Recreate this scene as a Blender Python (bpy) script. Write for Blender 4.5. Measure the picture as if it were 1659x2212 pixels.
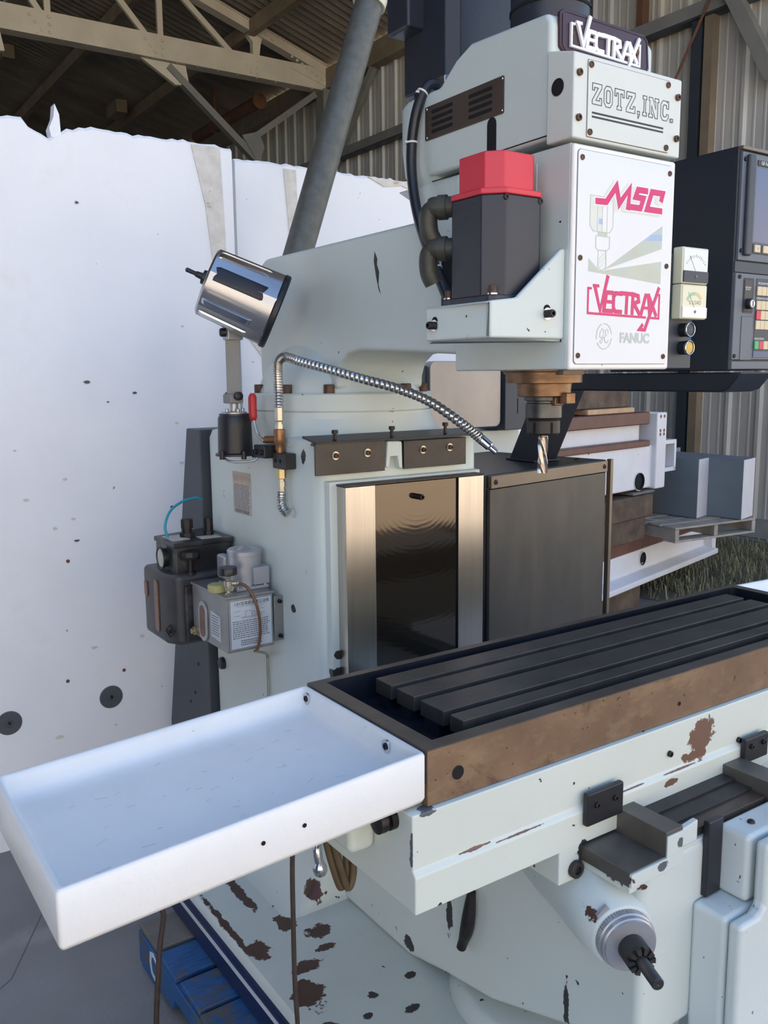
import bpy, bmesh, math, random
from mathutils import Vector, Matrix, noise
random.seed(7)
S = bpy.context.scene
for o in list(bpy.data.objects): bpy.data.objects.remove(o)
COL = S.collection
# ------------------------------------------------------------------ camera
cd = bpy.data.cameras.new('camera'); cam = bpy.data.objects.new('camera', cd); COL.objects.link(cam)
yaw, pit, rol = 0.599033, -0.154397, -0.009596
fw = Vector((math.sin(yaw)*math.cos(pit), math.cos(yaw)*math.cos(pit), math.sin(pit)))
ri = Vector((math.cos(yaw), -math.sin(yaw), 0)); up = ri.cross(fw)
cr_, sr_ = math.cos(rol), math.sin(rol)
r2 = cr_*ri + sr_*up; u2 = -sr_*ri + cr_*up
m = Matrix((r2, u2, -fw)).transposed().to_4x4(); m.translation = Vector((0, 0, 1.78))
cam.matrix_world = m
cd.sensor_fit = 'VERTICAL'; cd.sensor_height = 24; cd.lens = 24*1904.88/2212
cd.clip_end = 300; cd.clip_start = .05
S.camera = cam
# ------------------------------------------------------------------ world, sun, exposure
SUN_EL, SUN_AZ = math.radians(56), math.radians(-14)     # azimuth from +Y towards +X: the sun stands behind the shed
w = bpy.data.worlds.new('sky'); S.world = w; w.use_nodes = True
nt = w.node_tree; bg = nt.nodes['Background']
sk = nt.nodes.new('ShaderNodeTexSky'); sk.sky_type = 'NISHITA'; sk.sun_disc = False
sk.sun_elevation = SUN_EL; sk.sun_rotation = SUN_AZ; sk.air_density = 1.2; sk.dust_density = .6; sk.ozone_density = 2.0
nt.links.new(sk.outputs[0], bg.inputs[0]); bg.inputs[1].default_value = .23
sd = bpy.data.lights.new('sun', 'SUN'); so = bpy.data.objects.new('sun', sd); COL.objects.link(so)
sd.energy = 7.5; sd.color = (1.0, .90, .76); sd.angle = math.radians(.6)
sv = Vector((math.sin(SUN_AZ)*math.cos(SUN_EL), math.cos(SUN_AZ)*math.cos(SUN_EL), math.sin(SUN_EL)))
so.rotation_euler = sv.to_track_quat('Z', 'Y').to_euler(); so.location = (0, 20, 25)
S.view_settings.view_transform = 'Standard'; S.view_settings.look = 'None'
S.view_settings.gamma = 1; S.view_settings.use_curve_mapping = False
S.view_settings.exposure = .98

# ------------------------------------------------------------------ materials
class NT:
    def __init__(s, name):
        s.m = bpy.data.materials.new(name); s.m.use_nodes = True; s.t = s.m.node_tree
        s.p = s.t.nodes['Principled BSDF']; s.tc = None
    def n(s, ty, **k):
        x = s.t.nodes.new('ShaderNode'+ty)
        for a, v in k.items():
            if a.startswith('i_'): x.inputs[a[2:].replace('_', ' ')].default_value = v
            else: setattr(x, a, v)
        return x
    def l(s, a, b): s.t.links.new(a, b)
    def co(s):
        if s.tc is None: s.tc = s.n('TexCoord').outputs['Object']
        return s.tc
    def noise(s, scale, detail=4, rough=.55, dist=0, vec=None, stretch=None):
        v = vec or s.co()
        if stretch:
            mp = s.n('Mapping'); mp.inputs['Scale'].default_value = stretch; s.l(v, mp.inputs[0]); v = mp.outputs[0]
        x = s.n('TexNoise'); x.inputs['Scale'].default_value = scale; x.inputs['Detail'].default_value = detail
        x.inputs['Roughness'].default_value = rough; x.inputs['Distortion'].default_value = dist
        s.l(v, x.inputs['Vector']); return x.outputs['Fac']
    def ramp(s, f, a, b, ca=(0,0,0,1), cb=(1,1,1,1)):
        x = s.n('ValToRGB'); e = x.color_ramp.elements; e[0].position = a; e[1].position = b
        e[0].color = ca; e[1].color = cb; s.l(f, x.inputs[0]); return x.outputs[0]
    def mix(s, f, a, b):
        x = s.n('Mix', data_type='RGBA'); ii = [i for i in x.inputs]
        if hasattr(f, 'links') or not isinstance(f, (int, float)): s.l(f, x.inputs[0])
        else: x.inputs[0].default_value = f
        for q, i in ((a, 6), (b, 7)):
            if isinstance(q, tuple): x.inputs[i].default_value = (*q[:3], 1)
            else: s.l(q, x.inputs[i])
        return x.outputs[2]
    def math(s, op, a, b=0.0):
        x = s.n('Math', operation=op)
        for q, i in ((a, 0), (b, 1)):
            if isinstance(q, (int, float)): x.inputs[i].default_value = q
            else: s.l(q, x.inputs[i])
        return x.outputs[0]
    def bump(s, h, strength, dist=.002):
        x = s.n('Bump'); x.inputs['Strength'].default_value = strength; x.inputs['Distance'].default_value = dist
        s.l(h, x.inputs['Height']); s.l(x.outputs[0], s.p.inputs['Normal'])

MATS = {}
def pm(name, col, rough=.5, metal=0, var=.12, scale=6, bump=0, bscale=180, chips=(), speck=None, rust=None, stretch=None, second=None, spec=.5, coat=0):
    """procedural surface: base colour with cloudy variation, optional second tone, specks, rust and placed paint chips"""
    q = NT(name); P = q.p
    P.inputs['Roughness'].default_value = rough; P.inputs['Metallic'].default_value = metal
    P.inputs['Specular IOR Level'].default_value = spec; P.inputs['Coat Weight'].default_value = coat
    nz = q.noise(scale, 5, stretch=stretch)
    lo = tuple(c*(1-var) for c in col); hi = tuple(min(1, c*(1+var)) for c in col)
    c = q.mix(q.ramp(nz, .3, .7), lo, hi)
    if second: # (colour, scale, lo, hi, stretch)
        c = q.mix(q.ramp(q.noise(second[1], 6, .62, stretch=second[4] if len(second) > 4 else None), second[2], second[3]), c, second[0])
    if rust:   # (colour, scale, threshold)
        c = q.mix(q.ramp(q.noise(rust[1], 8, .7, .4), rust[2], rust[2]+.09), c, rust[0])
    if speck:  # (colour, scale, threshold)
        c = q.mix(q.ramp(q.noise(speck[1], 3, .5), speck[2], speck[2]+.015), c, speck[0])
    if chips:
        wob = q.noise(26, 6, .7)
        by = {}
        for ch in chips: by.setdefault(ch[6:9], []).append(ch)
        for cc, L in by.items():
            acc = None
            for ch in L:
                vm = q.n('VectorMath', operation='SUBTRACT'); q.l(q.co(), vm.inputs[0]); vm.inputs[1].default_value = ch[:3]
                vd = q.n('VectorMath', operation='DIVIDE'); q.l(vm.outputs[0], vd.inputs[0]); vd.inputs[1].default_value = ch[3:6]
                vl = q.n('VectorMath', operation='LENGTH'); q.l(vd.outputs[0], vl.inputs[0])
                acc = vl.outputs['Value'] if acc is None else q.math('MINIMUM', acc, vl.outputs['Value'])
            d = q.math('ADD', acc, q.math('MULTIPLY', q.math('SUBTRACT', wob, .5), 2.6))
            c = q.mix(q.ramp(d, .93, 1.0, (1,1,1,1), (0,0,0,1)), c, cc)
    q.l(c, P.inputs['Base Color'])
    if bump: q.bump(q.noise(bscale, 3), bump)
    MATS[name] = q.m
    return q.m

RB = (.075, .035, .026); DK = (.03, .026, .024); BR = (.16, .085, .055); GY = (.10, .11, .12)
PAINT = (.56, .625, .60)
M = {}
M['paint'] = pm('machine_paint', PAINT, .38, var=.035, scale=3, bump=.12, bscale=260, speck=(DK, 42, .735))
M['paint_column'] = pm('column_paint', PAINT, .36, var=.04, scale=3, bump=.15, bscale=200, speck=(DK, 36, .74),
    chips=[(1.203,2.24,1.10,.02,.014,.012,*DK),(1.203,2.16,1.555,.02,.012,.02,*DK),(1.17,2.06,.955,.03,.02,.05,*DK),(1.235,2.05,.945,.04,.03,.02,*DK),(1.24,2.05,1.0,.012,.02,.012,*DK)])
M['paint_base'] = pm('base_paint', (.55,.60,.57), .4, var=.06, scale=3, bump=.2, bscale=120, speck=(DK, 30, .70),
    chips=[(.900,2.12,.262,.010,.16,.03,*RB),(.925,1.97,.262,.030,.045,.03,*RB),(1.0,2.25,.262,.016,.12,.03,*RB),(1.04,2.04,.262,.030,.038,.03,*RB),
           (1.15,2.07,.30,.022,.03,.06,*RB),(1.10,1.95,.262,.035,.03,.03,*RB),(1.0,1.84,.262,.045,.022,.03,*RB),(.95,1.74,.262,.040,.055,.03,*RB),(1.08,1.88,.262,.03,.014,.03,*RB),
           (1.20,1.66,.262,.018,.012,.03,*DK),(1.08,1.65,.262,.014,.013,.03,*DK),(1.13,1.56,.262,.024,.012,.03,*DK),(1.03,1.60,.262,.016,.012,.03,*DK),(.93,1.62,.262,.03,.016,.03,*RB)])
M['paint_saddle'] = pm('saddle_paint', (.62,.665,.60), .4, var=.04, scale=3, bump=.12, bscale=220, speck=(DK, 40, .725),
    chips=[(1.565,1.098,1.012,.045,.02,.036,*BR),(1.55,1.098,.972,.04,.02,.012,*BR),(1.05,1.098,.957,.06,.02,.0015,*BR),(1.30,1.098,.957,.08,.02,.0015,*BR),(1.5,1.098,.957,.06,.02,.0015,*BR),
           (.83,1.098,1.056,.02,.03,.005,*GY),(.80,1.095,1.0,.0018,.01,.04,*GY),(1.2,1.09,.865,.016,.03,.03,*DK),(1.46,1.09,.937,.022,.02,.007,*BR),(.93,1.098,.961,.04,.02,.0025,*BR)])
M['paint_knee'] = pm('knee_paint', (.58,.635,.605), .38, var=.04, scale=2, bump=.15, bscale=200, speck=(DK, 34, .735),
    chips=[(1.18,1.02,.865,.05,.05,.02,*RB),(1.14,1.03,.80,.03,.03,.022,*RB),(1.12,1.05,.79,.02,.02,.02,*RB),(1.24,1.55,.47,.02,.012,.05,*DK),(1.24,1.16,.47,.02,.008,.07,*DK),
           (1.285,.972,.868,.02,.02,.010,*GY),(1.335,.972,.90,.012,.02,.010,*GY),(1.235,.975,.835,.018,.02,.012,*RB),(1.24,1.72,.30,.02,.02,.02,*DK)])
M['cover'] = pm('feed_box_paint', (.60,.65,.63), .35, var=.03, scale=3, bump=.1, speck=(DK, 60, .72))
M['white'] = pm('tray_white_paint', (.80,.80,.78), .32, var=.03, scale=9, bump=.35, bscale=60, speck=((.3,.3,.28), 55, .755))
M['panel'] = pm('front_panel_white', (.69,.72,.745), .22, var=.02, coat=.2)
M['plate_cream'] = pm('cover_plate_paint', (.63,.665,.62), .38, var=.03, scale=4, speck=(BR, 46, .75))
M['iron'] = pm('table_iron', (.075,.072,.072), .42, .55, var=.25, scale=14, second=((.12,.105,.09), 5, .45, .75), bump=.12)
M['trough'] = pm('oily_dark_iron', (.012,.016,.026), .35, .2, var=.3, scale=10, bump=.1)
M['rusty'] = pm('browned_iron', (.20,.125,.075), .5, .35, var=.22, scale=7, second=((.33,.23,.13), 9, .5, .8, (1,1,2.2)), rust=((.10,.055,.035), 4, .56), bump=.15, speck=((.06,.04,.03), 70, .7))
M['rim'] = pm('table_rim_iron', (.13,.105,.085), .45, .45, var=.25, scale=12, bump=.1)
M['steel'] = pm('ground_steel', (.50,.47,.43), .27, 1, var=.08, scale=6, stretch=(14,14,.5))
M['waydark'] = None
M['black'] = pm('black_metal', (.012,.013,.017), .42, var=.2, bump=.1)
M['waybar'] = pm('worn_way_steel', (.125,.115,.10), .45, .4, var=.15, scale=8, second=((.08,.075,.07), 6, .5, .8), bump=.1)
M['blackgloss'] = pm('black_oily_plate', (.035,.034,.034), .3, .5, var=.2, scale=10, second=((.06,.05,.042), 7, .5, .75), bump=.08)
M['darkblue'] = pm('motor_dark_paint', (.020,.023,.035), .38, var=.12, bump=.25, bscale=300, speck=((.2,.2,.2), 60, .765))
M['console'] = pm('console_dark_paint', (.013,.016,.026), .45, var=.12, bump=.3, bscale=420)
M['bezel'] = pm('console_grey_plastic', (.11,.13,.16), .5, var=.08, bump=.1)
M['bezeldark'] = pm('bezel_dark_plastic', (.035,.045,.06), .5, var=.08)
M['red'] = pm('red_plastic', (.62,.035,.06), .4, var=.06, bump=.1)
M['redgrip'] = pm('red_rubber_grip', (.45,.02,.025), .4, var=.1)
M['magenta'] = pm('magenta_print', (.60,.008,.14), .35, var=.03)
M['sage'] = pm('faded_olive_print', (.50,.53,.44), .4, var=.08, second=((.42,.52,.55), 9, .45, .7))
M['sagelight'] = pm('pale_olive_print', (.64,.67,.60), .4, var=.04)
M['bluefade'] = pm('faded_blue_print', (.34,.47,.68), .4, var=.1, scale=30)
M['maroon'] = pm('maroon_plate', (.045,.016,.024), .3, var=.1)
M['brownplate'] = pm('brown_vent_plate', (.075,.055,.045), .4, .2, var=.12, scale=20)
M['logowhite'] = pm('raised_white_lettering', (.82,.81,.84), .35, var=.02)
M['ink'] = pm('black_ink', (.02,.02,.025), .5, var=.05)
M['inkgrey'] = pm('grey_ink', (.13,.14,.16), .5, var=.05)
M['chrome'] = pm('chrome', (.62,.62,.63), .16, 1, var=.05, scale=12)
M['alu'] = pm('lamp_aluminium', (.46,.46,.47), .36, 1, var=.08, scale=8)
M['bolt'] = pm('blackened_bolt', (.035,.03,.03), .45, .6, var=.3, scale=40)
M['rustbolt'] = pm('rusty_bolt', (.12,.07,.045), .6, .4, var=.3, scale=60)
M['holedark'] = pm('shadowed_hole', (.004,.004,.005), .9, var=.1)  # near-black for joints and for shade painted into holes and slots
M['brass'] = pm('aged_brass', (.32,.17,.09), .4, .8, var=.2, scale=30)
M['brassy'] = pm('yellow_brass', (.55,.45,.25), .35, .9, var=.15, scale=30)
M['zinc'] = pm('zinc_fitting', (.52,.50,.42), .35, .9, var=.15, scale=30)
M['hosemetal'] = pm('flexible_steel_hose', (.55,.54,.52), .28, 1, var=.1, scale=30)
M['darkiron'] = pm('dark_cast_iron', (.05,.047,.045), .5, .5, var=.2, scale=20, bump=.15)
M['nose'] = pm('brown_spindle_nose', (.22,.13,.075), .38, .7, var=.3, scale=24, stretch=(1,1,3))
M['tool'] = pm('tool_holder_steel', (.10,.10,.10), .4, .8, var=.25, scale=25)
M['mill'] = pm('end_mill_steel', (.5,.43,.38), .22, 1, var=.15, scale=40)
M['tank'] = pm('dull_silver_tank', (.30,.30,.30), .42, .75, var=.2, scale=9, rust=((.2,.14,.08), 8, .66), bump=.1)
M['silver'] = pm('silver_paint', (.40,.41,.44), .34, .55, var=.06)
M['pumpblack'] = pm('grimy_black_pump', (.022,.022,.024), .38, var=.35, scale=14, second=((.10,.10,.105), 8, .52, .7), rust=((.12,.075,.04), 9, .68), bump=.15)
M['resin'] = pm('grey_plastic_tank', (.05,.05,.053), .4, var=.25, scale=12)
M['label'] = pm('paper_label', (.50,.54,.58), .5, var=.05, rust=((.48,.36,.22), 12, .69))
M['labelaged'] = pm('stained_label', (.50,.47,.43), .6, var=.12, scale=30)
M['labelhead'] = pm('orange_faded_label', (.50,.38,.30), .6, var=.12, scale=30)
M['yellowcap'] = pm('yellowed_cap', (.42,.40,.17), .5, var=.1)
M['amber'] = pm('amber_tube', (.16,.07,.035), .3, var=.2, scale=40)
M['glass'] = pm('sight_glass', (.42,.42,.33), .12, var=.1)
M['hoseolive'] = pm('olive_brown_hose', (.12,.085,.045), .45, var=.25, scale=20)
M['teal'] = pm('teal_tube', (.02,.30,.42), .35, var=.05)
M['whitetie'] = pm('cable_tie', (.75,.75,.73), .4, var=.03)
M['rubber'] = pm('black_rubber', (.014,.015,.019), .32, var=.2, bump=.15)
M['conduit'] = pm('grey_green_conduit', (.10,.105,.095), .5, .2, var=.2, scale=30, bump=.2)
M['connector'] = pm('olive_dark_connector', (.052,.052,.043), .5, .2, var=.2, scale=40, bump=.2)
M['cord'] = pm('brown_power_cord', (.055,.038,.03), .55, var=.25, scale=30)
M['cabinet'] = pm('bronze_grey_cabinet', (.050,.047,.043), .42, .15, var=.2, scale=5, second=((.075,.066,.055), 4, .45, .75, (3,3,.5)), bump=.1)
M['bronze'] = pm('bronze_trim', (.17,.14,.11), .4, .5, var=.12)
M['cream'] = pm('cream_meter_plastic', (.62,.62,.47), .3, var=.05)
M['meterface'] = pm('meter_face', (.72,.76,.74), .4, var=.03)
M['meterface2'] = pm('yellowed_meter_face', (.72,.70,.52), .4, var=.05)
M['green'] = pm('green_key', (.04,.36,.14), .4, var=.05)
M['gband'] = pm('pale_green_band', (.36,.55,.36), .5, var=.05)
M['yband'] = pm('pale_orange_band', (.70,.52,.28), .5, var=.05)
M['keyred'] = pm('red_key', (.55,.02,.06), .4, var=.05)
M['key'] = pm('beige_key', (.62,.52,.34), .45, var=.05)
M['amberbtn'] = pm('yellow_lens', (.62,.40,.07), .35, var=.12, scale=200)
M['blueprint'] = pm('navy_panel', (.06,.09,.18), .4, var=.05)
M['foam'] = pm('foam_white', (.86,.87,.88), .75, var=.03, scale=3, bump=.25, bscale=150, speck=((.35,.33,.3), 24, .76), second=((.80,.79,.76), 3, .62, .85))
M['foamtape'] = pm('dried_adhesive', (.66,.63,.57), .7, var=.12, scale=25, rust=((.42,.30,.18), 20, .60))
M['disc'] = pm('grey_washer_disc', (.085,.095,.10), .45, var=.1)
M['concrete'] = pm('grey_concrete', (.23,.225,.22), .75, var=.14, scale=2.2, second=((.36,.34,.31), 2.0, .58, .74), rust=((.12,.115,.11), 3, .70), bump=.5, bscale=90)  # grey floor concrete with random lighter and darker mottling
M['yard'] = pm('dry_yard_ground', (.55,.45,.33), .9, var=.15, scale=1.5, bump=.4, bscale=30)
M['bouncewall'] = pm('bounce_wall_cream', (.58,.53,.46), .8, var=.06, scale=.6)  # for the added wall that throws warm light on front faces
M['navy'] = pm('navy_base_band', (.010,.020,.075), .4, var=.15, speck=((.1,.05,.04), 40, .72))
M['whiteline'] = pm('white_base_line', (.62,.66,.70), .4, var=.08)
M['bluewood'] = pm('blue_painted_board', (.018,.095,.26), .65, var=.3, scale=12, rust=((.09,.092,.085), 5.5, .50), stretch=(2,10,10), bump=.3)
M['oldwood'] = pm('grey_old_wood', (.155,.145,.125), .75, var=.25, scale=9, bump=.4)
M['palewood'] = pm('weathered_pallet_wood', (.31,.28,.24), .75, var=.2, scale=9, bump=.4)
M['timber'] = pm('dark_oak_timber', (.085,.058,.04), .75, var=.35, scale=10, bump=.5, second=((.16,.11,.075), 6, .5, .75))
M['freshwood'] = pm('cut_pine', (.50,.34,.20), .7, var=.15, scale=14, bump=.3)
M['casting'] = pm('white_casting_paint', (.66,.67,.70), .5, var=.06, scale=4, rust=((.55,.43,.25), 2.4, .64), speck=((.1,.08,.06), 16, .72), bump=.15)
M['primer'] = pm('red_oxide_way', (.13,.055,.042), .5, var=.2, scale=8)
M['greybox'] = pm('blue_grey_sheet_metal', (.15,.185,.22), .5, var=.05)
M['greyboxlit'] = pm('lit_sheet_metal', (.56,.57,.60), .5, var=.04)  # lit copy of the cover's sheet metal, light put into the colour
M['stainless'] = pm('dull_stainless', (.36,.33,.30), .45, .4, var=.1, scale=4)
M['boxdark'] = pm('dark_grey_cabinet', (.045,.055,.07), .5, var=.08)
M['wallsheet'] = pm('corrugated_wall_sheet', (.60,.585,.55), .55, .15, var=.10, scale=1.2, second=((.66,.60,.49), .9, .5, .75, (1,1,.3)), rust=((.22,.16,.10), 3, .74))
M['wallsheetdark'] = pm('shade_wall_dark_sheet', (.13,.135,.14), .7, var=.15, scale=1)  # dark tone chosen for the wall that shades the left
M['roofsheet'] = pm('roof_sheet', (.27,.24,.20), .7, .1, var=.3, scale=.9, second=((.17,.155,.135), 1.4, .45, .7, (.4,2.0,1)))
M['truss'] = pm('cream_truss_paint', (.66,.60,.49), .55, var=.1, scale=2, rust=((.20,.14,.08), 5, .72))
M['steelgrey'] = pm('grey_structural_steel', (.24,.235,.22), .6, var=.12, scale=3)
M['purlin'] = pm('brown_purlin', (.26,.20,.14), .65, var=.2, scale=3)
M['ruststeel'] = pm('rusty_steel', (.16,.075,.045), .7, var=.2, scale=6)
M['grass'] = pm('dry_grass', (.24,.225,.13), .8, var=.3, scale=4)
M['soil'] = pm('grassy_soil', (.14,.13,.095), .9, var=.3, scale=5, bump=.6, bscale=40)
M['curb'] = pm('concrete_curb', (.30,.31,.28), .8, var=.12, scale=5, bump=.4)
M['screen'] = pm('dark_screen_glass', (.085,.11,.21), .18, var=.05)
def steel_panel():
    q = NT('rippled_black_plate'); P = q.p
    P.inputs['Base Color'].default_value = (.11,.094,.078,1); P.inputs['Metallic'].default_value = .9; P.inputs['Roughness'].default_value = .09
    wv = q.n('TexWave', wave_type='RINGS', rings_direction='SPHERICAL'); wv.inputs['Scale'].default_value = 22; wv.inputs['Distortion'].default_value = 2.5
    wv.inputs['Detail'].default_value = 3; wv.inputs['Detail Scale'].default_value = 2.0
    mp = q.n('Mapping'); mp.inputs['Location'].default_value = (-1.49, -2.0, -1.46); q.l(q.co(), mp.inputs[0]); q.l(mp.outputs[0], wv.inputs[0])
    hh = q.math('ADD', q.math('MULTIPLY', wv.outputs['Fac'], .5), q.noise(30, 4))
    q.bump(hh, .03, .002); return q.m
M['waydark'] = steel_panel()

# ------------------------------------------------------------------ mesh builder
class B:
    def __init__(s): s.v = []; s.f = []; s.k = 0
    def add(s, vs, fs):
        o = len(s.v); s.v += [Vector(p) for p in vs]; s.f += [tuple(i+o for i in f) for f in fs]; return s
    def box(s, x0, x1, y0, y1, z0, z1):
        return s.add([(x,y,z) for z in (z0,z1) for y in (y0,y1) for x in (x0,x1)],
                     [(0,2,3,1),(4,5,7,6),(0,1,5,4),(2,6,7,3),(0,4,6,2),(1,3,7,5)])
    def prism(s, pts, ax, a, b):
        n = len(pts)
        def P(p, t): return {'x': (t,p[0],p[1]), 'y': (p[0],t,p[1]), 'z': (p[0],p[1],t)}[ax]
        return s.add([P(p,a) for p in pts]+[P(p,b) for p in pts],
            [tuple(range(n))[::-1], tuple(range(n,2*n))]+[(i,(i+1)%n,n+(i+1)%n,n+i) for i in range(n)])
    def lathe(s, c, d, prof, seg=24, close=True):
        """prof: list of (distance along d, radius)"""
        c = Vector(c); d = Vector(d).normalized(); a = d.orthogonal().normalized(); b = d.cross(a)
        vs = []; fs = []; k = len(prof)
        for t, r in prof:
            for i in range(seg):
                th = 2*math.pi*i/seg; vs.append(c+d*t+(a*math.cos(th)+b*math.sin(th))*max(r,1e-5))
        for j in range(k-1):
            for i in range(seg):
                fs.append((j*seg+i, j*seg+(i+1)%seg, (j+1)*seg+(i+1)%seg, (j+1)*seg+i))
        if close: fs += [tuple(range(seg))[::-1], tuple((k-1)*seg+i for i in range(seg))]
        return s.add(vs, fs)
    def cyl(s, p0, p1, r0, r1=None, seg=24):
        p0 = Vector(p0); p1 = Vector(p1)
        return s.lathe(p0, p1-p0, [(0,r0), ((p1-p0).length, r0 if r1 is None else r1)], seg)
    def tube(s, pts, r, seg=10, res=6, smooth=True, rip=None):
        pts = [Vector(p) for p in pts]
        if smooth and len(pts) > 2:
            q = []
            P = [2*pts[0]-pts[1]]+pts+[2*pts[-1]-pts[-2]]
            for i in range(1, len(P)-2):
                for j in range(res):
                    t = j/res; p0,p1,p2,p3 = P[i-1:i+3]
                    q.append(.5*((2*p1)+(p2-p0)*t+(2*p0-5*p1+4*p2-p3)*t*t+(3*p1-p0-3*p2+p3)*t**3))
            q.append(pts[-1]); pts = q
        n = len(pts); T = [(pts[min(i+1,n-1)]-pts[max(i-1,0)]).normalized() for i in range(n)]
        a = T[0].orthogonal().normalized(); vs = []; fs = []
        for i in range(n):
            a = (a - T[i]*a.dot(T[i])).normalized(); b = T[i].cross(a)
            rr = r(i/(n-1)) if callable(r) else r
            if rip: rr *= 1+rip*(i % 3 != 0)
            for k in range(seg):
                th = 2*math.pi*k/seg; vs.append(pts[i]+(a*math.cos(th)+b*math.sin(th))*rr)
        for i in range(n-1):
            for k in range(seg):
                fs.append((i*seg+k, i*seg+(k+1)%seg, (i+1)*seg+(k+1)%seg, (i+1)*seg+k))
        fs += [tuple(range(seg))[::-1], tuple((n-1)*seg+k for k in range(seg))]
        return s.add(vs, fs)
    def loft(s, rings):
        k = len(rings[0]); vs = [p for r in rings for p in r]; fs = []
        for j in range(len(rings)-1):
            for i in range(k): fs.append((j*k+i, j*k+(i+1)%k, (j+1)*k+(i+1)%k, (j+1)*k+i))
        fs += [tuple(range(k))[::-1], tuple((len(rings)-1)*k+i for i in range(k))]
        return s.add(vs, fs)
    def plate(s, pts, fr, h0, h1):
        n = len(pts); return s.add([fr(a,b,h0) for a,b in pts]+[fr(a,b,h1) for a,b in pts],
            [tuple(range(n))[::-1], tuple(range(n,2*n))]+[(i,(i+1)%n,n+(i+1)%n,n+i) for i in range(n)])
    def stroke(s, pl, w, fr, h0, h1, closed=False, ext=True):
        """flat ribbon of width w along a polyline, mitred"""
        P = [Vector((p[0],p[1])) for p in pl]; n = len(P)
        if not closed and ext:
            P[0] = P[0]-(P[1]-P[0]).normalized()*w*.5; P[-1] = P[-1]+(P[-1]-P[-2]).normalized()*w*.5
        L = []; R = []
        for i in range(n):
            a = P[(i-1)%n] if (closed or i>0) else None; c = P[(i+1)%n] if (closed or i<n-1) else None
            d1 = (P[i]-a).normalized() if a is not None else None; d2 = (c-P[i]).normalized() if c is not None else None
            if d1 is None: d1 = d2
            if d2 is None: d2 = d1
            n1 = Vector((-d1.y,d1.x)); n2 = Vector((-d2.y,d2.x)); mm = n1+n2
            mm = n1 if mm.length < 1e-3 else mm.normalized()
            k = min(1/max(mm.dot(n1),.35), 2.2)
            L.append(P[i]+mm*w*.5*k); R.append(P[i]-mm*w*.5*k)
        for i in range(n if closed else n-1):
            j = (i+1)%n; s.k += 1; s.plate([L[i],L[j],R[j],R[i]], fr, h0, h1+2e-5*(s.k % 16))
        return s
    def xf(s, mt): s.v = [mt @ p for p in s.v]; return s
    def xr(s, fn): s.v = [Vector(fn(p)) for p in s.v]; return s

def frame(o, u, v, n):
    o, u, v, n = Vector(o), Vector(u), Vector(v), Vector(n)
    return lambda a, b, h: o+u*a+v*b+n*h
def front(x, y, z): return frame((x,y,z), (1,0,0), (0,0,1), (0,-1,0))     # on a face looking -Y
def left(x, y, z): return frame((x,y,z), (0,-1,0), (0,0,1), (-1,0,0))      # on a face looking -X

def tag(o, label=None, cat=None, group=None, kind=None):
    if label: o['label'] = label
    if cat: o['category'] = cat
    if group: o['group'] = group
    if kind: o['kind'] = kind
    return o
def thing(name, label, cat, loc, group=None):
    o = bpy.data.objects.new(name, None); COL.objects.link(o); o.location = loc; o.empty_display_size = .1
    return tag(o, label, cat, group)
def link(me, name, parent):
    o = bpy.data.objects.new(name, me); COL.objects.link(o)
    if parent is not None:
        o.parent = parent
        if parent.type == 'EMPTY': o.matrix_parent_inverse = Matrix.Translation(-Vector(parent.location))
    return o
def obj(b, name, mat, parent=None, bevel=0, seg=2, smooth=True, ang=38, label=None):
    me = bpy.data.meshes.new(name); bm = bmesh.new()
    vs = [bm.verts.new(p) for p in b.v]
    for f in b.f:
        try: bm.faces.new([vs[i] for i in f])
        except ValueError: pass
    bmesh.ops.remove_doubles(bm, verts=bm.verts, dist=1e-6)
    bmesh.ops.recalc_face_normals(bm, faces=bm.faces)
    bm.to_mesh(me); bm.free()
    me.materials.append(M[mat] if isinstance(mat, str) else mat)
    if smooth:
        me.shade_smooth(); me.set_sharp_from_angle(angle=math.radians(ang))
    o = link(me, name, parent)
    if bevel:
        mo = o.modifiers.new('bevel', 'BEVEL'); mo.width = bevel; mo.segments = seg; mo.limit_method = 'ANGLE'
        mo.angle_limit = math.radians(32); mo.harden_normals = True; mo.use_clamp_overlap = True
    if label: o['label'] = label
    return o
def bx(name, mat, parent, x0, x1, y0, y1, z0, z1, bevel=.003, seg=2, **k):
    return obj(B().box(x0,x1,y0,y1,z0,z1), name, mat, parent, bevel, seg, **k)
def bolt(c, d, r, h, parent, mat='bolt', name='bolt'):
    return obj(B().lathe(c, d, [(-.001,r),(h*.85,r),(h,r*.86),(h,r*.52),(h*.4,r*.5),(h*.4,0)], 14), name, mat, parent)
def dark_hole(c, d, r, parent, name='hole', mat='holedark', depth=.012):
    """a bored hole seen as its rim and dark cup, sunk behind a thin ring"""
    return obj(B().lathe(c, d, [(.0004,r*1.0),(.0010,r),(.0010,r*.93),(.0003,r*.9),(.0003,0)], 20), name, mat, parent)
def rrect(w, h, r, n=4, cx=0, cy=0):
    P = []
    for sx, sy, a0 in ((1,1,0),(-1,1,90),(-1,-1,180),(1,-1,270)):
        for i in range(n+1):
            a = math.radians(a0+90*i/n); P.append((cx+sx*(w/2-r)+r*math.cos(a), cy+sy*(h/2-r)+r*math.sin(a)))
    return P
def oval(w, h, n=20, cx=0, cy=0):
    return [(cx+w/2*math.cos(2*math.pi*i/n), cy+h/2*math.sin(2*math.pi*i/n)) for i in range(n)]
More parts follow.
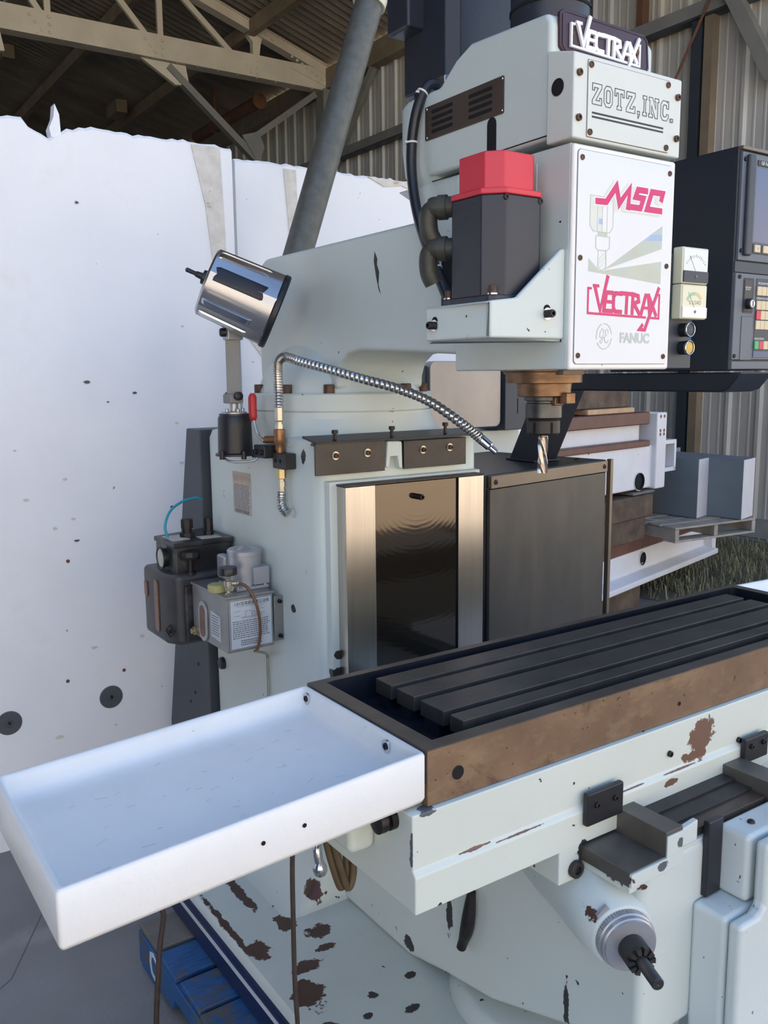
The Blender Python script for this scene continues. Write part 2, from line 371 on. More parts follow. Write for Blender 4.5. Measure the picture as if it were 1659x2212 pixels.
def text(s, size, fr, mat, name, parent, h=.0004, sx=1.0, align='CENTER', bold=0):
    cu = bpy.data.curves.new('lettering', 'FONT'); cu.body = s; cu.size = size; cu.align_x = align; cu.align_y = 'CENTER'; cu.resolution_u = 3; cu.offset = bold
    to = bpy.data.objects.new('lettering', cu); COL.objects.link(to)
    dg = bpy.context.evaluated_depsgraph_get(); me = bpy.data.meshes.new_from_object(to.evaluated_get(dg))
    bpy.data.objects.remove(to); bpy.data.curves.remove(cu)
    for v in me.vertices: v.co = fr(v.co.x*sx, v.co.y, h)
    me.materials.clear(); me.materials.append(M[mat]); me.name = name
    return link(me, name, parent)

# ================================================================== the setting
ZT = 1.16                                  # table top
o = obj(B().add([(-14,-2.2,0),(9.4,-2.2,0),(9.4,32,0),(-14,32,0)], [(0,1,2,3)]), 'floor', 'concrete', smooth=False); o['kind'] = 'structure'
o = obj(B().add([(-60,-70,-.01),(70,-70,-.01),(70,34,-.01),(-60,34,-.01)], [(0,1,2,3)]), 'ground', 'yard', smooth=False); o['kind'] = 'structure'
crack = obj(B().stroke([(-.6,1.9),(-.1,2.3),(.15,2.42),(.42,2.62),(.6,2.95)], .0035, lambda a,b,h: Vector((a,b,h)), 0, .0006), 'floor_crack', 'disc', bpy.data.objects['floor'])
XW = 8.9
wall = bpy.data.objects.new('wall_right', None); COL.objects.link(wall); wall['kind'] = 'structure'; wall.location = (XW, 4, 0)
def rib_profile(y0, y1):
    P = []; y = y0; k = 0
    while y < y1-.01:
        big = (k % 3 == 0)
        if big: P += [(y,0),(y+.02,.04),(y+.06,.04),(y+.08,0)]
        else: P += [(y+.02,0),(y+.03,.006),(y+.05,.006),(y+.06,0)]
        y += .127; k += 1
    return P+[(y1,0)]
y = 3.0
while y < 31:
    P = rib_profile(y, y+1.143); n = len(P)
    vs = [(XW-d, yy, z) for z in (.12, 7.25) for yy, d in P]
    obj(B().add(vs, [(i,i+1,n+i+1,n+i) for i in range(n-1)]), 'sheet', 'wallsheet', wall, smooth=False)
    y += 1.143
for yc, z0, z1, wd, mt in ((6.62,.1,5.6,.12,'boxdark'),(6.46,.1,5.6,.11,'purlin'),(7.42,5.15,7.2,.09,'ruststeel')):
    obj(B().box(XW-.16,XW-.045,yc-wd/2,yc+wd/2,z0,z1), 'stud', mt, wall)
obj(B().box(XW-.20,XW-.04,3,31,5.62,5.76), 'girt', 'steelgrey', wall)
obj(B().box(XW-.19,XW-.04,3,31,5.60,5.62), 'girt', 'boxdark', wall)
obj(B().box(XW-.20,XW-.04,3,31,2.4,2.5), 'girt', 'steelgrey', wall)
obj(B().tube([(XW-.22,7.10,4.55),(XW-.22,6.15,6.2)], .016, 6, smooth=False), 'tie_rod', 'ruststeel', wall)
obj(B().tube([(XW-.22,6.5,6.35),(XW-.22,5.62,4.75)], .10, 4, smooth=False), 'diagonal_brace', 'steelgrey', wall)
obj(B().tube([(XW-.15,13.0,6.85),(XW-.15,14.25,5.55)], .07, 4, smooth=False), 'diagonal_brace', 'steelgrey', wall)
obj(B().box(XW-.22,XW-.02,3,31,6.86,7.20), 'eave_beam', 'purlin', wall)
o = obj(B().prism([(XW-.35,0),(XW+.15,0),(XW+.15,.16),(XW-.3,.16)], 'y', 3.2, 9), 'trim_1', 'curb', bevel=.015); o['kind'] = 'structure'
# other walls of the shed: closed at the far end, with an added shading wall on the left
o = bx('wall_back', 'wallsheet', None, -6.1, XW, 31, 31.1, 0, 12, 0); o['kind'] = 'structure'
o = bx('shade_wall_left', 'wallsheetdark', None, -4.6, -4.5, -0.5, 31, 0, 8.6, 0); o['kind'] = 'structure'  # out of view; set close and forward to darken left-facing sides
o = bx('bounce_wall_front', 'bouncewall', None, -30, 40, -15.3, -15, 0, 7.5, 0); o['kind'] = 'structure'   # unseen wall added behind the camera to bounce warm sunlight
# roof: corrugated sheets on purlins, two slopes
RS = .306
def roofz(x): return 7.28+(XW-x)*RS if x > -1.1 else 7.28+(XW+1.1)*RS-(-1.1-x)*RS
roof = bpy.data.objects.new('ceiling', None); COL.objects.link(roof); roof['kind'] = 'structure'; roof.location = (0, 1.5, 7.3)
yy = 1.5
while yy < 31:
    n = 26; P = []
    for i in range(n+1): P.append((yy+i*.09, .022 if i % 2 else -.022))
    for xa, xb in ((9.3,4.2),(4.2,-1.1),(-1.1,-4.9)):
        vs = [(x, py, roofz(x)+dz+(.03 if xa > 5 else 0)) for x in (xa, xb) for py, dz in P]
        k = n+1
        obj(B().add(vs, [(i,i+1,k+i+1,k+i) for i in range(n)]), 'sheet', 'roofsheet', roof, smooth=False)
    yy += n*.09
for x in (7.25,5.6,3.95,2.3,.6,-1.1,-3.0,-4.8):
    obj(B().box(x-.06,x+.06,1.5,31,roofz(x)-.30,roofz(x)-.06), 'purlin', 'purlin', roof)
for x in (6.9, 4.6):
    obj(B().box(x-.12,x+.12,20.2,20.9,roofz(x)-.33,roofz(x)-.07), 'purlin_bracket', 'purlin', roof)
def truss(yt, label, gp, detail):
    t = thing('roof_truss', label, 'truss', (-1.1, yt, 6.7), gp)
    def bar(name, p0, p1, wd, dep=.10, mt='truss'):
        p0 = Vector((p0[0],yt,p0[1])); p1 = Vector((p1[0],yt,p1[1])); d = (p1-p0).normalized(); s = Vector((-d.z,0,d.x))*wd/2; e = Vector((0,dep/2,0))
        return obj(B().add([p0-s-e,p0+s-e,p0+s+e,p0-s+e,p1-s-e,p1+s-e,p1+s+e,p1-s+e],[(0,1,2,3),(4,5,6,7),(0,1,5,4),(1,2,6,5),(2,3,7,6),(3,0,4,7)]), name, mt, t, smooth=False)
    xl = -4.5
    bc = bar('bottom_chord', (xl,6.96), (8.9,6.96+.06), .36, .16)
    bar('bottom_flange', (xl,6.775), (8.9,6.835), .02, .24)
    def tc(x): return 7.16+(8.75-x)*RS if x > -1.1 else 7.16+9.85*RS-(-1.1-x)*RS
    bar('top_chord', (8.85,tc(8.85)), (-1.1,tc(-1.1)), .15, .2); bar('top_chord', (-1.1,tc(-1.1)), (xl,tc(xl)), .15, .2)
    bar('top_flange', (8.85,tc(8.85)+.08), (-1.1,tc(-1.1)+.08), .02, .26)
    for x in (7.33,5.65,3.9,2.2,.55,-1.1,-3,-5): bar('vertical', (x,7.1), (x,tc(x)-.02), .09, .06)
    for x0, x1 in ((5.65+.35,6.9),(4.3,5.42),(2.6,3.8),(.9,2.1),(-3,-1.3),(-5,-3.2)): bar('diagonal', (x1,7.15), (x0-.2,tc(x0-.2)), .09, .06)
    for x in (5.85,3.0): obj(B().prism([(x-.55,6.80),(x+.2,6.80),(x+.25,6.52),(x+.02,6.48)], 'y', yt-.04, yt+.04), 'gusset', 'truss', t, smooth=False)
    obj(B().prism([(7.18,7.50),(7.50,7.62),(7.42,7.38),(7.38,7.1),(7.27,7.1),(7.27,7.4)], 'y', yt-.055, yt+.055), 'gusset', 'truss', t, smooth=False)
    obj(B().prism([(7.95,7.1),(8.9,6.84),(8.9,7.16),(8.6,7.2)], 'y', yt-.095, yt-.075), 'gusset', 'truss', t, smooth=False)
    bar('knee_brace', (5.75,6.75), (7.55,5.28), .11, .14, 'steelgrey'); bar('brace_tie', (7.15,5.78), (8.5,6.76), .10, .10, 'steelgrey')
    obj(B().prism([(7.0,5.85),(7.32,5.95),(7.42,5.7),(7.3,5.42)], 'y', yt-.09, yt-.06), 'gusset', 'steelgrey', t, smooth=False)
    obj(B().box(8.6,8.84,yt-.14,yt+.14,0,6.85), 'post', 'steelgrey', t, smooth=False)
    if detail:
        r = B()
        for x in [3.0+.36*i for i in range(16)]: r.lathe((x,yt-.08,6.82+.003*(x-3)), (0,-1,0), [(0,.028),(.014,.02),(.02,.0)], 8)
        for x in (5.65,7.33,3.9):
            for k in range(3):
                r.lathe((x,yt-.08,6.88+.11*k), (0,-1,0), [(0,.028),(.014,.02),(.02,.0)], 8)
                r.lathe((x-.12-.08*k,yt-.08,6.9+.09*k), (0,-1,0), [(0,.028),(.014,.02),(.02,.0)], 8)
        for k in range(8): r.lathe((8.0+.1*k,yt-.1,7.28-.045*k), (0,-1,0), [(0,.028),(.014,.02),(.02,.0)], 8)
        for k in range(3): r.lathe((7.36+.13*k,yt-.1,7.6-.06*k), (0,-1,0), [(0,.028),(.014,.02),(.02,.0)], 8)
        obj(r, 'rivet', 'truss', t)['kind'] = 'stuff'
    return t
truss(14.53, 'nearest cream riveted roof truss crossing the upper left above the white foam', 'roof trusses', True)
truss(26.0, 'far roof truss at the dark end of the shed, only partly seen over the foam', 'roof trusses', False)
dk_ = thing('vent_duct', 'rusty round duct hanging under the dark roof on a strap', 'duct', (7.95,15.6,6.83))
obj(B().lathe((7.95,15.6,6.83), (0,1,0), [(.02,.0),(.02,.11),(.0,.113),(.0,.14),(.03,.14),(.03,.117),(3.0,.117),(3.0,0)], 24), 'duct', 'ruststeel', dk_, ang=30)
obj(B().lathe((7.95,17.6,6.83), (0,1,0), [(0,.117),(0,.13),(.08,.13),(.08,.117)], 24).box(7.92,7.98,17.6,17.66,6.95,7.56), 'hanger_strap', 'ruststeel', dk_)

# ------------------------------------------------------------------ white foam blocks
def foam(name, label, x0, x1, y0, y1, ztop, seed, spike=None, zdrop=0):
    rnd = random.Random(seed); n = int((x1-x0)/.022); top = []
    for i in range(n+1):
        x = x0+(x1-x0)*i/n; z = ztop+zdrop*(i/n)+.010*noise.noise(Vector((x*9,seed,0)))+.012*noise.noise(Vector((x*31,seed,1)))
        if spike and abs(x-spike) < .10: z -= .055*(1-abs((x-spike)+.02)/.12)
        top.append((x,z))
    t = thing(name, label, 'foam', ((x0+x1)/2, y0, 0), 'white foam blocks behind the machine')
    rings = []
    for (yy, off) in ((y0,-.012),(y0+.012,0),(y1-.012,0.004),(y1,-.01)):
        rings.append([(x0+(0 if 0 < k < 3 else .0), yy, 0) for k in (0,)]+[(x,yy,z+off+.006*noise.noise(Vector((x*40,yy*9,3)))) for x,z in top]+[(x1,yy,0)])
    obj(B().loft(rings), 'block', 'foam', t, smooth=False)
    return t
fa = foam('foam_block', 'tall white foam block on the left, scarred top edge and two grey discs low down', -2.6, 1.597, 3.396, 3.75, 2.682, 3, .905)
obj(B().prism([(.90,2.63),(.935,2.63),(.932,2.71),(.918,2.745),(.912,2.70),(.895,2.66)], 'y', 3.40, 3.45), 'torn_sliver', 'foam', fa, smooth=False)
for x, z in ((.608,.503),(.992,.521)):
    d = obj(B().lathe((x,3.399,z), (0,-1,0), [(0,.046),(.005,.046),(.008,.043),(.008,.017),(.005,.015),(.005,0)], 28), 'washer_disc', 'disc', fa)
    obj(B().lathe((x,3.393,z), (0,-1,0), [(0,.006),(.006,.006),(.007,0)], 10), 'screw', 'bolt', d)
for x,z in ((.83,.62),(.86,1.09),(1.05,.62)): obj(B().lathe((x,3.397,z), (0,-1,0), [(0,.008),(.002,.007),(.002,0)], 9), 'dent', 'ruststeel', fa)
rnd = random.Random(12)
for i in range(26):
    x, z = rnd.uniform(.45,1.55), rnd.uniform(.35,2.5); r = rnd.uniform(.003,.009); tw = rnd.uniform(0,3)
    P = [(x+r*(1+.5*rnd.random())*math.cos(a_)*(1.6 if i % 3 == 0 else 1), z+r*(.5+.5*rnd.random())*math.sin(a_)) for a_ in [k*math.pi/4+tw for k in range(8)]]
    obj(B().prism(P, 'y', 3.3925, 3.40), 'dent', 'foamtape' if i % 4 else 'disc', fa, smooth=False)
obj(B().prism([(1.425,2.672),(1.545,2.675),(1.553,2.45),(1.558,2.2),(1.50,2.22),(1.475,2.45)], 'y', 3.391, 3.398), 'glue_strip', 'foamtape', fa, smooth=False)
fb = foam('foam_block', 'white foam block behind the ram, right of the tall left one', 1.668, 3.35, 3.52, 3.9, 2.68, 9)
obj(B().prism([(1.895,2.66),(1.955,2.66),(1.965,2.3),(1.925,2.3)], 'y', 3.515, 3.522), 'glue_strip', 'foamtape', fb, smooth=False)
obj(B().prism([(2.33,2.675),(2.60,2.675),(2.59,2.635),(2.52,2.655),(2.42,2.64)], 'y', 3.515, 3.522), 'stain', 'foamtape', fb, smooth=False)
obj(B().prism([(1.70,1.95),(1.79,1.83),(1.80,1.95),(1.72,2.06)], 'y', 3.515, 3.522), 'stain', 'foamtape', fb, smooth=False)
# leaning conduit
pp = thing('leaning_pipe', 'long grey round pipe leaning up behind the machine ram', 'pipe', (1.63,3.09,0))
d = Vector((2.075-1.727,0,3.234-2.252)).normalized(); p0 = Vector((1.727,3.1,2.252))
pts = [Vector((1.63,3.09,0)), Vector((1.63,3.09,1.2)), Vector((1.63,3.09,1.75)), Vector((1.645,3.092,1.95))]+[p0-d*.12+d*.11*i for i in range(11)]+[p0+d*1.03]
obj(B().tube(pts, .056, 28, res=3), 'tube', 'conduit', pp)
obj(B().lathe(p0+d*1.03, d, [(-.01,.058),(-.01,.066),(.05,.066),(.05,.0)], 28), 'collar', 'cream', pp)
obj(B().cyl(p0+d*1.08, p0+d*3.2, .06, seg=28), 'upper_tube', 'steelgrey', pp)

# ================================================================== the milling machine
CX = 1.49
mm = thing('milling_machine', 'pale green-grey vertical milling machine with brown-edged slotted table and white faced head', 'machine', (CX, 2.1, .14))
# ---- base
def rr_ring(x0,x1,y0,y1,z,r,n=4):
    return [(p[0],p[1],z) for p in rrect(x1-x0,y1-y0,r,n,(x0+x1)/2,(y0+y1)/2)]
bs = obj(B().loft([rr_ring(.876,2.104,.55,2.50,.215,.02), rr_ring(.876,2.104,.55,2.50,.244,.02), rr_ring(.89,2.09,.565,2.49,.262,.02)]), 'base', 'paint_base', mm)
bd = obj(B().loft([rr_ring(.868,2.112,.54,2.51,.15,.02), rr_ring(.868,2.112,.54,2.51,.244,.02)]), 'base_band', 'navy', mm)
obj(B().loft([rr_ring(.8665,2.1135,.5385,2.5115,.206,.02), rr_ring(.8665,2.1135,.5385,2.5115,.220,.02)]), 'band_line', 'whiteline', bd)
# flare where column meets base
obj(B().loft([rr_ring(.90,1.785,2.0,2.47,.255,.03), rr_ring(1.05,1.783,2.035,2.60,.262,.05), rr_ring(1.13,1.781,2.04,2.83,.30,.05), rr_ring(1.18,1.779,2.06,2.845,.36,.04), rr_ring(1.205,1.775,2.076,2.84,.46,.04)]), 'base_fillet', 'paint_base', mm, ang=60)
# ---- column
col = obj(B().loft([rr_ring(1.203,1.777,2.074,2.845,.25,.045,6), rr_ring(1.203,1.777,2.074,2.845,1.575,.045,6), rr_ring(1.212,1.768,2.083,2.836,1.60,.042,6), rr_ring(1.24,1.74,2.11,2.81,1.608,.03,6)]), 'column', 'paint_column', mm, ang=30)
blk = obj(B().prism([(1.222,2.08),(1.222,2.052),(1.758,2.052),(1.758,2.08)], 'z', .40, 1.492), 'way_block', 'paint_column', mm, bevel=.003)
for x0, x1 in ((1.245,1.342),(1.638,1.735)):
    bx('way_strip', 'steel', mm, x0, x1, 2.007, 2.055, .45, 1.4795, .0015)
bx('way_top', 'darkiron', mm, 1.243, 1.737, 2.009, 2.06, 1.4797, 1.485, .001)
wp = bx('way_panel', 'waydark', mm, 1.342, 1.628, 2.0085, 2.03, .45, 1.478, 0)
bx('way_gap', 'holedark', mm, 1.6281, 1.6379, 2.016, 2.03, .45, 1.478, 0)  # black strip carries the shade of the gap
bolt((1.485,2.008,1.436), (0,-1,0), .0085, .028, wp)
# wiper plates across the column front
wl = obj(B().box(1.178,1.404,2.049,2.056,1.512,1.598).box(1.178,1.404,2.05,2.074,1.592,1.5985), 'wiper_plate', 'blackgloss', mm, .0012)
wr = obj(B().box(1.470,1.700,2.049,2.056,1.512,1.592).box(1.470,1.700,2.05,2.074,1.586,1.593), 'wiper_plate', 'blackgloss', mm, .0012)
obj(B().prism([(2.044,1.597),(2.044,1.603),(2.12,1.616),(2.12,1.61)], 'x', 1.178, 1.762), 'wiper_cover_strip', 'black', mm, .001)
for x, pz, pr_ in ((1.241,1.564,wl),(1.345,1.566,wl),(1.538,1.564,wr),(1.637,1.566,wr)):
    obj(B().lathe((x,2.049,pz), (0,-1,0), [(0,.0115),(.002,.0115),(.002,.0075),(.0025,.0075)], 18), 'washer', 'zinc', pr_)
    bolt((x,2.047,pz), (0,-1,0), .0072, .009, pr_, 'rustbolt')
for x, z in ((1.253,1.606),(1.443,1.609),(1.637,1.612)):
    obj(B().lathe((x,2.07,z-.006), (0,0,1), [(0,.005),(.022,.005),(.022,.009),(.032,.009),(.032,.005),(.028,0)], 14), 'adjusting_screw', 'bolt', mm)
obj(B().prism([(1.408,1.52),(1.415,1.595),(1.464,1.592),(1.466,1.515),(1.455,1.515),(1.449,1.55),(1.424,1.55),(1.418,1.52)], 'y', 2.05, 2.08), 'cast_boss', 'paint_column', mm, .003)
# side details
dark_hole((1.204,2.228,1.388), (-1,0,0), .014, col)
obj(B().lathe((1.205,2.764,.792), (-1,0,0), [(0,.022),(.014,.021),(.017,.017),(.017,0)], 18), 'plug', 'black', col)
fr = left(1.2025, 2.5655, 1.41)
lb = obj(B().plate(rrect(.128,.135,.004), fr, 0, .0014), 'warning_label', 'labelaged', mm, label='stained warning label with an orange heading band')
obj(B().plate(rrect(.124,.034,.002,3,0,.048), fr, .0014, .0020), 'heading', 'labelhead', lb)
text('WARNING', .026, left(1.2025,2.5655,1.458), 'labelaged', 'heading_lettering', lb, .0028)
b = B(); rnd = random.Random(4)
for i in range(15):
    z = .025-.0058*i; x = -.055
    while x < .05:
        L = rnd.uniform(.006,.02); b.plate([(x,z),(min(x+L,.055),z),(min(x+L,.055),z+.0024),(x,z+.0024)], fr, .0014, .0020); x += L+.004
obj(b, 'small_print', 'inkgrey', lb, smooth=False)['kind'] = 'stuff'
text('MADE IN TAIWAN', .0125, left(1.2025,2.5655,1.349), 'ink', 'label_lettering', lb, .0020)
# dark back panel of the column
bp_ = obj(B().prism([(2.85,1.60),(2.968,1.60),(3.26,.43),(3.26,.262),(2.85,.262)], 'x', 1.185, 1.55), 'rear_cover', 'boxdark', mm, .004)
for z in (.62,.74,.57): obj(B().lathe((1.1845,2.95+.05*(z<.6)+.04*(z<.7),z), (-1,0,0), [(0,.006),(.003,.005),(.003,0)], 10), 'screw', 'bolt', bp_)
obj(B().box(1.165,1.187,3.15,3.168,.80,.86), 'hinge', 'black', bp_, .002)
# ---- turret, ram
def circ(cx, cy, rx, ry, z, n=40, e=2.0, yr=None):
    P = []
    for i in range(n):
        a = 2*math.pi*i/n; c, s_ = math.cos(a), math.sin(a)
        P.append((cx+rx*math.copysign(abs(c)**(2/e),c), cy+ry*math.copysign(abs(s_)**(2/e),s_), z))
    return P
TY = 2.412
obj(B().loft([circ(CX,2.44,.278,.33,1.595,48,3.2), circ(CX,2.425,.281,.30,1.625,48,2.5), circ(CX,TY,.283,.283,1.655,48), circ(CX,TY,.283,.283,1.674,48)]), 'turret_ring', 'paint', mm, ang=30)
tf = obj(B().loft([circ(CX,TY,.276,.276,1.673,48), circ(CX,TY,.276,.276,1.678,48), circ(CX,TY,.283,.283,1.678,48), circ(CX,TY,.283,.283,1.724,48), circ(CX,TY,.279,.279,1.728,48)]), 'turret_flange', 'paint', mm, ang=30)
for a in (-130,-75,-160,160,100,40,-20,-50):
    r = math.radians(a); obj(B().lathe((CX+.262*math.cos(r),TY+.262*math.sin(r),1.724), (0,0,1), [(0,.016),(.028,.016),(.03,.014),(.03,.009),(.02,0)], 16), 'clamp_bolt', 'rustbolt', tf)
def sec(xh, yf, yr_, z, e): return circ(CX, (yf+yr_)/2, xh, (yr_-yf)/2, z, 56, e)
obj(B().loft([sec(.262,2.155,2.685,1.722,2.05), sec(.254,2.16,2.685,1.74,2.1), sec(.236,2.17,2.68,1.77,2.2), sec(.212,2.185,2.675,1.80,2.3), sec(.184,2.20,2.66,1.835,2.4), sec(.160,2.23,2.62,1.865,2.3), sec(.140,2.27,2.56,1.89,2.1)]), 'pedestal', 'paint', mm, ang=60)
rp = [(1.64,1.826),(2.06,1.846),(2.13,1.838),(2.172,1.812),(2.188,1.775),(2.19,1.74),(2.665,1.74),(2.672,1.80)]
rp += [(2.672-.065+.065*math.cos(math.radians(a)), 2.150-.065+.065*math.sin(math.radians(a))) for a in range(0,91,15)]+[(1.64,2.150)]
ram = obj(B().prism(rp, 'x', CX-.155, CX+.155), 'ram', 'paint', mm, bevel=.012, seg=3)
obj(B().plate([(0,.055),(.012,.035),(.010,.02),(.020,.0),(.016,-.03),(.026,-.055),(.018,-.045),(.006,-.01),(-.004,.03)], left(1.3348,1.987,2.045), 0, .0006), 'paint_chip', 'darkiron', ram, smooth=False)
bx('ram_pocket', 'holedark', mm, 1.331, 1.345, 1.64, 1.70, 1.93, 2.05, .002)  # black block on the ram side stands in for a shaded pocket
# ---- head casting
hd = obj(B().box(1.335,1.645,1.292,1.651,1.787,2.228), 'head_casting', 'paint', mm, .004)
obj(B().prism([(1.651,2.15),(1.80,2.18),(1.90,2.235),(1.651,2.235)], 'x', 1.345, 1.635), 'head_rear', 'paint', mm, .006)
fp = obj(B().box(1.335,1.6465,1.284,1.296,1.786,2.226), 'front_frame', 'white', mm, .006, 3)
pnl = obj(B().plate(rrect(.289,.416,.008,5,1.4905-1.4905,0), front(1.4905,1.284,2.0065), -.004, .0022), 'front_panel', 'panel', mm)
obj(B().stroke(rrect(.2905,.4175,.0085,5), .0011, front(1.4905,1.284,2.0065), 0, .0006, True), 'panel_joint', 'inkgrey', mm)
for x in (1.3565,1.6235):
    for z in (2.2,2.008,1.815):
        zz = z-(.001 if x > 1.5 else 0)
        obj(B().lathe((x,1.2815,zz), (0,-1,0), [(0,.0058),(.002,.0052),(.0028,.003),(.0015,.002),(.0015,0)], 14), 'screw', 'rustbolt', pnl)
FP = front(1.4905, 1.2818, 2.0065)
def P2(px, py): # photo-panel fractions -> panel plane, measured off the panel
    return ((px-.5)*.289, (.5-py)*.416)
# pink block letters with long left foot, white halo, olive shadow
def ms(dx, dy, wd, h, mt, nm):
    sc = lambda L: [P2(a+dx, bb+dy) for a, bb in L]
    b = B()
    b.stroke(sc([(.195,.224),(.285,.222),(.385,.142),(.42,.222),(.525,.143),(.512,.231)]), wd, FP, 0, h)
    b.stroke(sc([(.525,.229),(.645,.229),(.675,.180),(.588,.178),(.612,.142),(.70,.142)]), wd, FP, 0, h)
    b.stroke(sc([(.875,.170),(.888,.142),(.765,.142),(.715,.229),(.865,.229)]), wd, FP, 0, h)
    return obj(b, nm, mt, pnl, smooth=False)
ms(-.04, .010, .016, .0003, 'sagelight', 'letter_shadow')
ms(0, 0, .0165, .0005, 'logowhite', 'letter_halo')
ms(0, 0, .0124, .0009, 'magenta', 'lettering')
def pol(L, mt, nm, h=.0003): return obj(B().plate([P2(*q) for q in L], FP, 0, h), nm, mt, pnl, smooth=False)
pol([(.275,.545),(.9,.30),(.9,.415)], 'sage', 'light_ray'); pol([(.275,.547),(.9,.478),(.9,.59),(.30,.549)], 'sage', 'light_ray')
pol([(.12,.495),(.235,.549),(.12,.553)], 'sage', 'light_ray'); pol([(.12,.553),(.235,.549),(.30,.549),(.9,.59),(.9,.592),(.12,.556)], 'sage', 'light_ray', .0002)
pol([(.70,.383),(.775,.349),(.9,.345),(.9,.375)], 'bluefade', 'blue_patch', .0004)
# drawn tool
b = B()
for q in ([(.125,.20),(.36,.20),(.36,.34),(.33,.365),(.16,.365),(.125,.34)],[(.19,.385),(.33,.385),(.33,.44),(.30,.452),(.21,.452),(.19,.44)],[(.215,.452),(.295,.452),(.30,.53),(.255,.55),(.215,.53)]):
    b.stroke([P2(*z) for z in q], .0016, FP, 0, .0004, True)
for x in (.20,.25,.30): b.stroke([P2(x,.22),P2(x,.36)], .0012, FP, 0, .0004)
obj(b, 'tool_drawing', 'sage', pnl, smooth=False)
pol([(.125,.20),(.19,.20),(.19,.365),(.16,.365),(.125,.34)], 'sagelight', 'tool_shading', .0002)
pol([(.20,.245),(.25,.245),(.25,.36),(.20,.36)], 'sagelight', 'tool_shading', .0002); pol([(.205,.365),(.305,.368),(.305,.385),(.205,.383)], 'sage', 'tool_shading', .0002)
for k in range(3): pol([(.22,.49+.022*k),(.29,.458+.022*k),(.29,.466+.022*k),(.222,.505+.02*k)], 'sagelight', 'tool_flute', .0003)
pol([(.215,.302),(.255,.303),(.255,.33),(.215,.33)], 'bluefade', 'blue_patch', .0003)
# slanted framed lettering (front panel in pink, plate above in raised white)
def vx(fr, W, H, mt, nm, parent, h, wd):
    """V E C T R A X in a box frame, V with a tall right stroke, X with a long tail"""
    sc = lambda L: [(a*W, c*H) for a, c in L]
    b = B(); st = lambda *L, k=1.0: b.stroke(sc(L), wd*k, fr, 0, h)
    st((.035,.80),(0.0,.80),(0.0,.0),(.80,.0), k=.55)                       # frame
    st((.86,.0),(1.0,.0),(1.0,.80),(.97,.80), k=.55)
    st((.09,.86),(.165,.12),(.255,1.20)); st((.075,.90),(.13,.90), k=.7)     # V
    st((.325,.72),(.245,.72),(.215,.12),(.32,.12)); st((.23,.42),(.31,.42), k=.8)
    st((.445,.72),(.37,.72),(.345,.60),(.345,.24),(.37,.12),(.445,.12))      # C
    st((.455,.74),(.60,.74)); st((.53,.72),(.525,.12))                       # T
    st((.61,.12),(.615,.74),(.69,.70),(.70,.52),(.63,.44),(.71,.12))         # R
    st((.74,.12),(.80,.74),(.84,.74),(.865,.12)); st((.77,.32),(.85,.32), k=.7)  # A
    st((.985,1.0),(.80,-.42),(.72,-.42),(.76,-.28), k=.9); st((.845,.74),(.955,.12))   # X with its tail
    return obj(b, nm, mt, parent, smooth=False)
def fvx():
    o_ = P2(.125,.755); e_ = P2(.90,.79)
    fr2 = lambda a, c, h: FP(o_[0]+a, o_[1]+c+a*(e_[1]-o_[1])/(e_[0]-o_[0])*0.35, h)
    vx(fr2, .222, .062, 'magenta', 'lettering', pnl, .0006, .0088)
fvx()
cxg, cyg = P2(.30,.865)
b = B(); ov = oval(.046,.052,32,cxg,cyg)
for a, c in ((1,9),(10,18),(19,27),(27,32)): b.stroke(ov[a:c], .0022, FP, 0, .0004)
b.stroke([(cxg+x*.021,cyg+y*.023) for x,y in ((-.12,.30),(-.05,.55),(-.28,.68),(-.58,.35),(-.62,-.05),(-.40,-.15),(-.12,.05),(-.10,.15),(-.16,-.25),(-.38,-.62),(-.62,-.50),(-.40,-.30),(.0,-.12))], .0014, FP, 0, .0004)
b.stroke([(cxg+x*.021,cyg+y*.023) for x,y in ((.58,.30),(.55,.58),(.30,.62),(.14,.42),(.22,.20),(.42,.12),(.18,.06),(.06,-.20),(.16,-.50),(.42,-.58),(.64,-.36))], .0014, FP, 0, .0004)
obj(b, 'round_emblem', 'sage', pnl, smooth=False)
text('FANUC', .0285, front(*FP(P2(.63,.873)[0], P2(.63,.873)[1], 0)), 'sage', 'faded_lettering', pnl, .0005, 1.0, bold=.0011)
# ---- head cover and nose
cv = []
top = [(1.354,2.246),(1.354,2.470),(1.366,2.488),(1.60,2.500),(1.652,2.480),(1.712,2.436),(1.76,2.436)]
cvm = B().prism(top+[(1.76,2.246)], 'x', 1.335, 1.645)
cover = obj(cvm, 'head_cover', 'paint', mm, .010, 3)
RYC = 1.83
def plan(z, r, yc=RYC):
    return [(CX+r,1.74,z)]+[(CX+r*math.cos(math.radians(a)), yc+r*.75*math.sin(math.radians(a)), z) for a in range(0,181,12)]+[(CX-r,1.74,z)]
obj(B().loft([plan(2.20,.11,1.78), plan(2.225,.138,1.80), plan(2.27,.155,1.82), plan(2.33,.1555), plan(2.425,.155), plan(2.437,.145)]), 'rear_cover', 'paint', mm, ang=50, label='rounded rear end of the head cover')
ns = obj(B().prism([(1.283,2.234),(1.283,2.392),(1.356,2.412),(1.356,2.234)], 'x', 1.329, 1.655), 'head_nose', 'plate_cream', mm, .004)
pl_ = obj(B().plate(rrect(.246,.142,.002), front(1.4905,1.283,2.3115), -.002, .0022), 'nose_plate', 'plate_cream', mm, .0008)
obj(B().stroke(rrect(.2475,.1435,.002), .0011, front(1.4905,1.283,2.3115), 0, .0005, True), 'plate_joint', 'inkgrey', ns)
for x in (1.374,1.606):
    for z in (2.374,2.249): obj(B().lathe((x,1.281,z), (0,-1,0), [(0,.0065),(.003,.006),(.004,.004),(.002,.0025),(.002,0)], 14), 'screw', 'rustbolt', pl_)
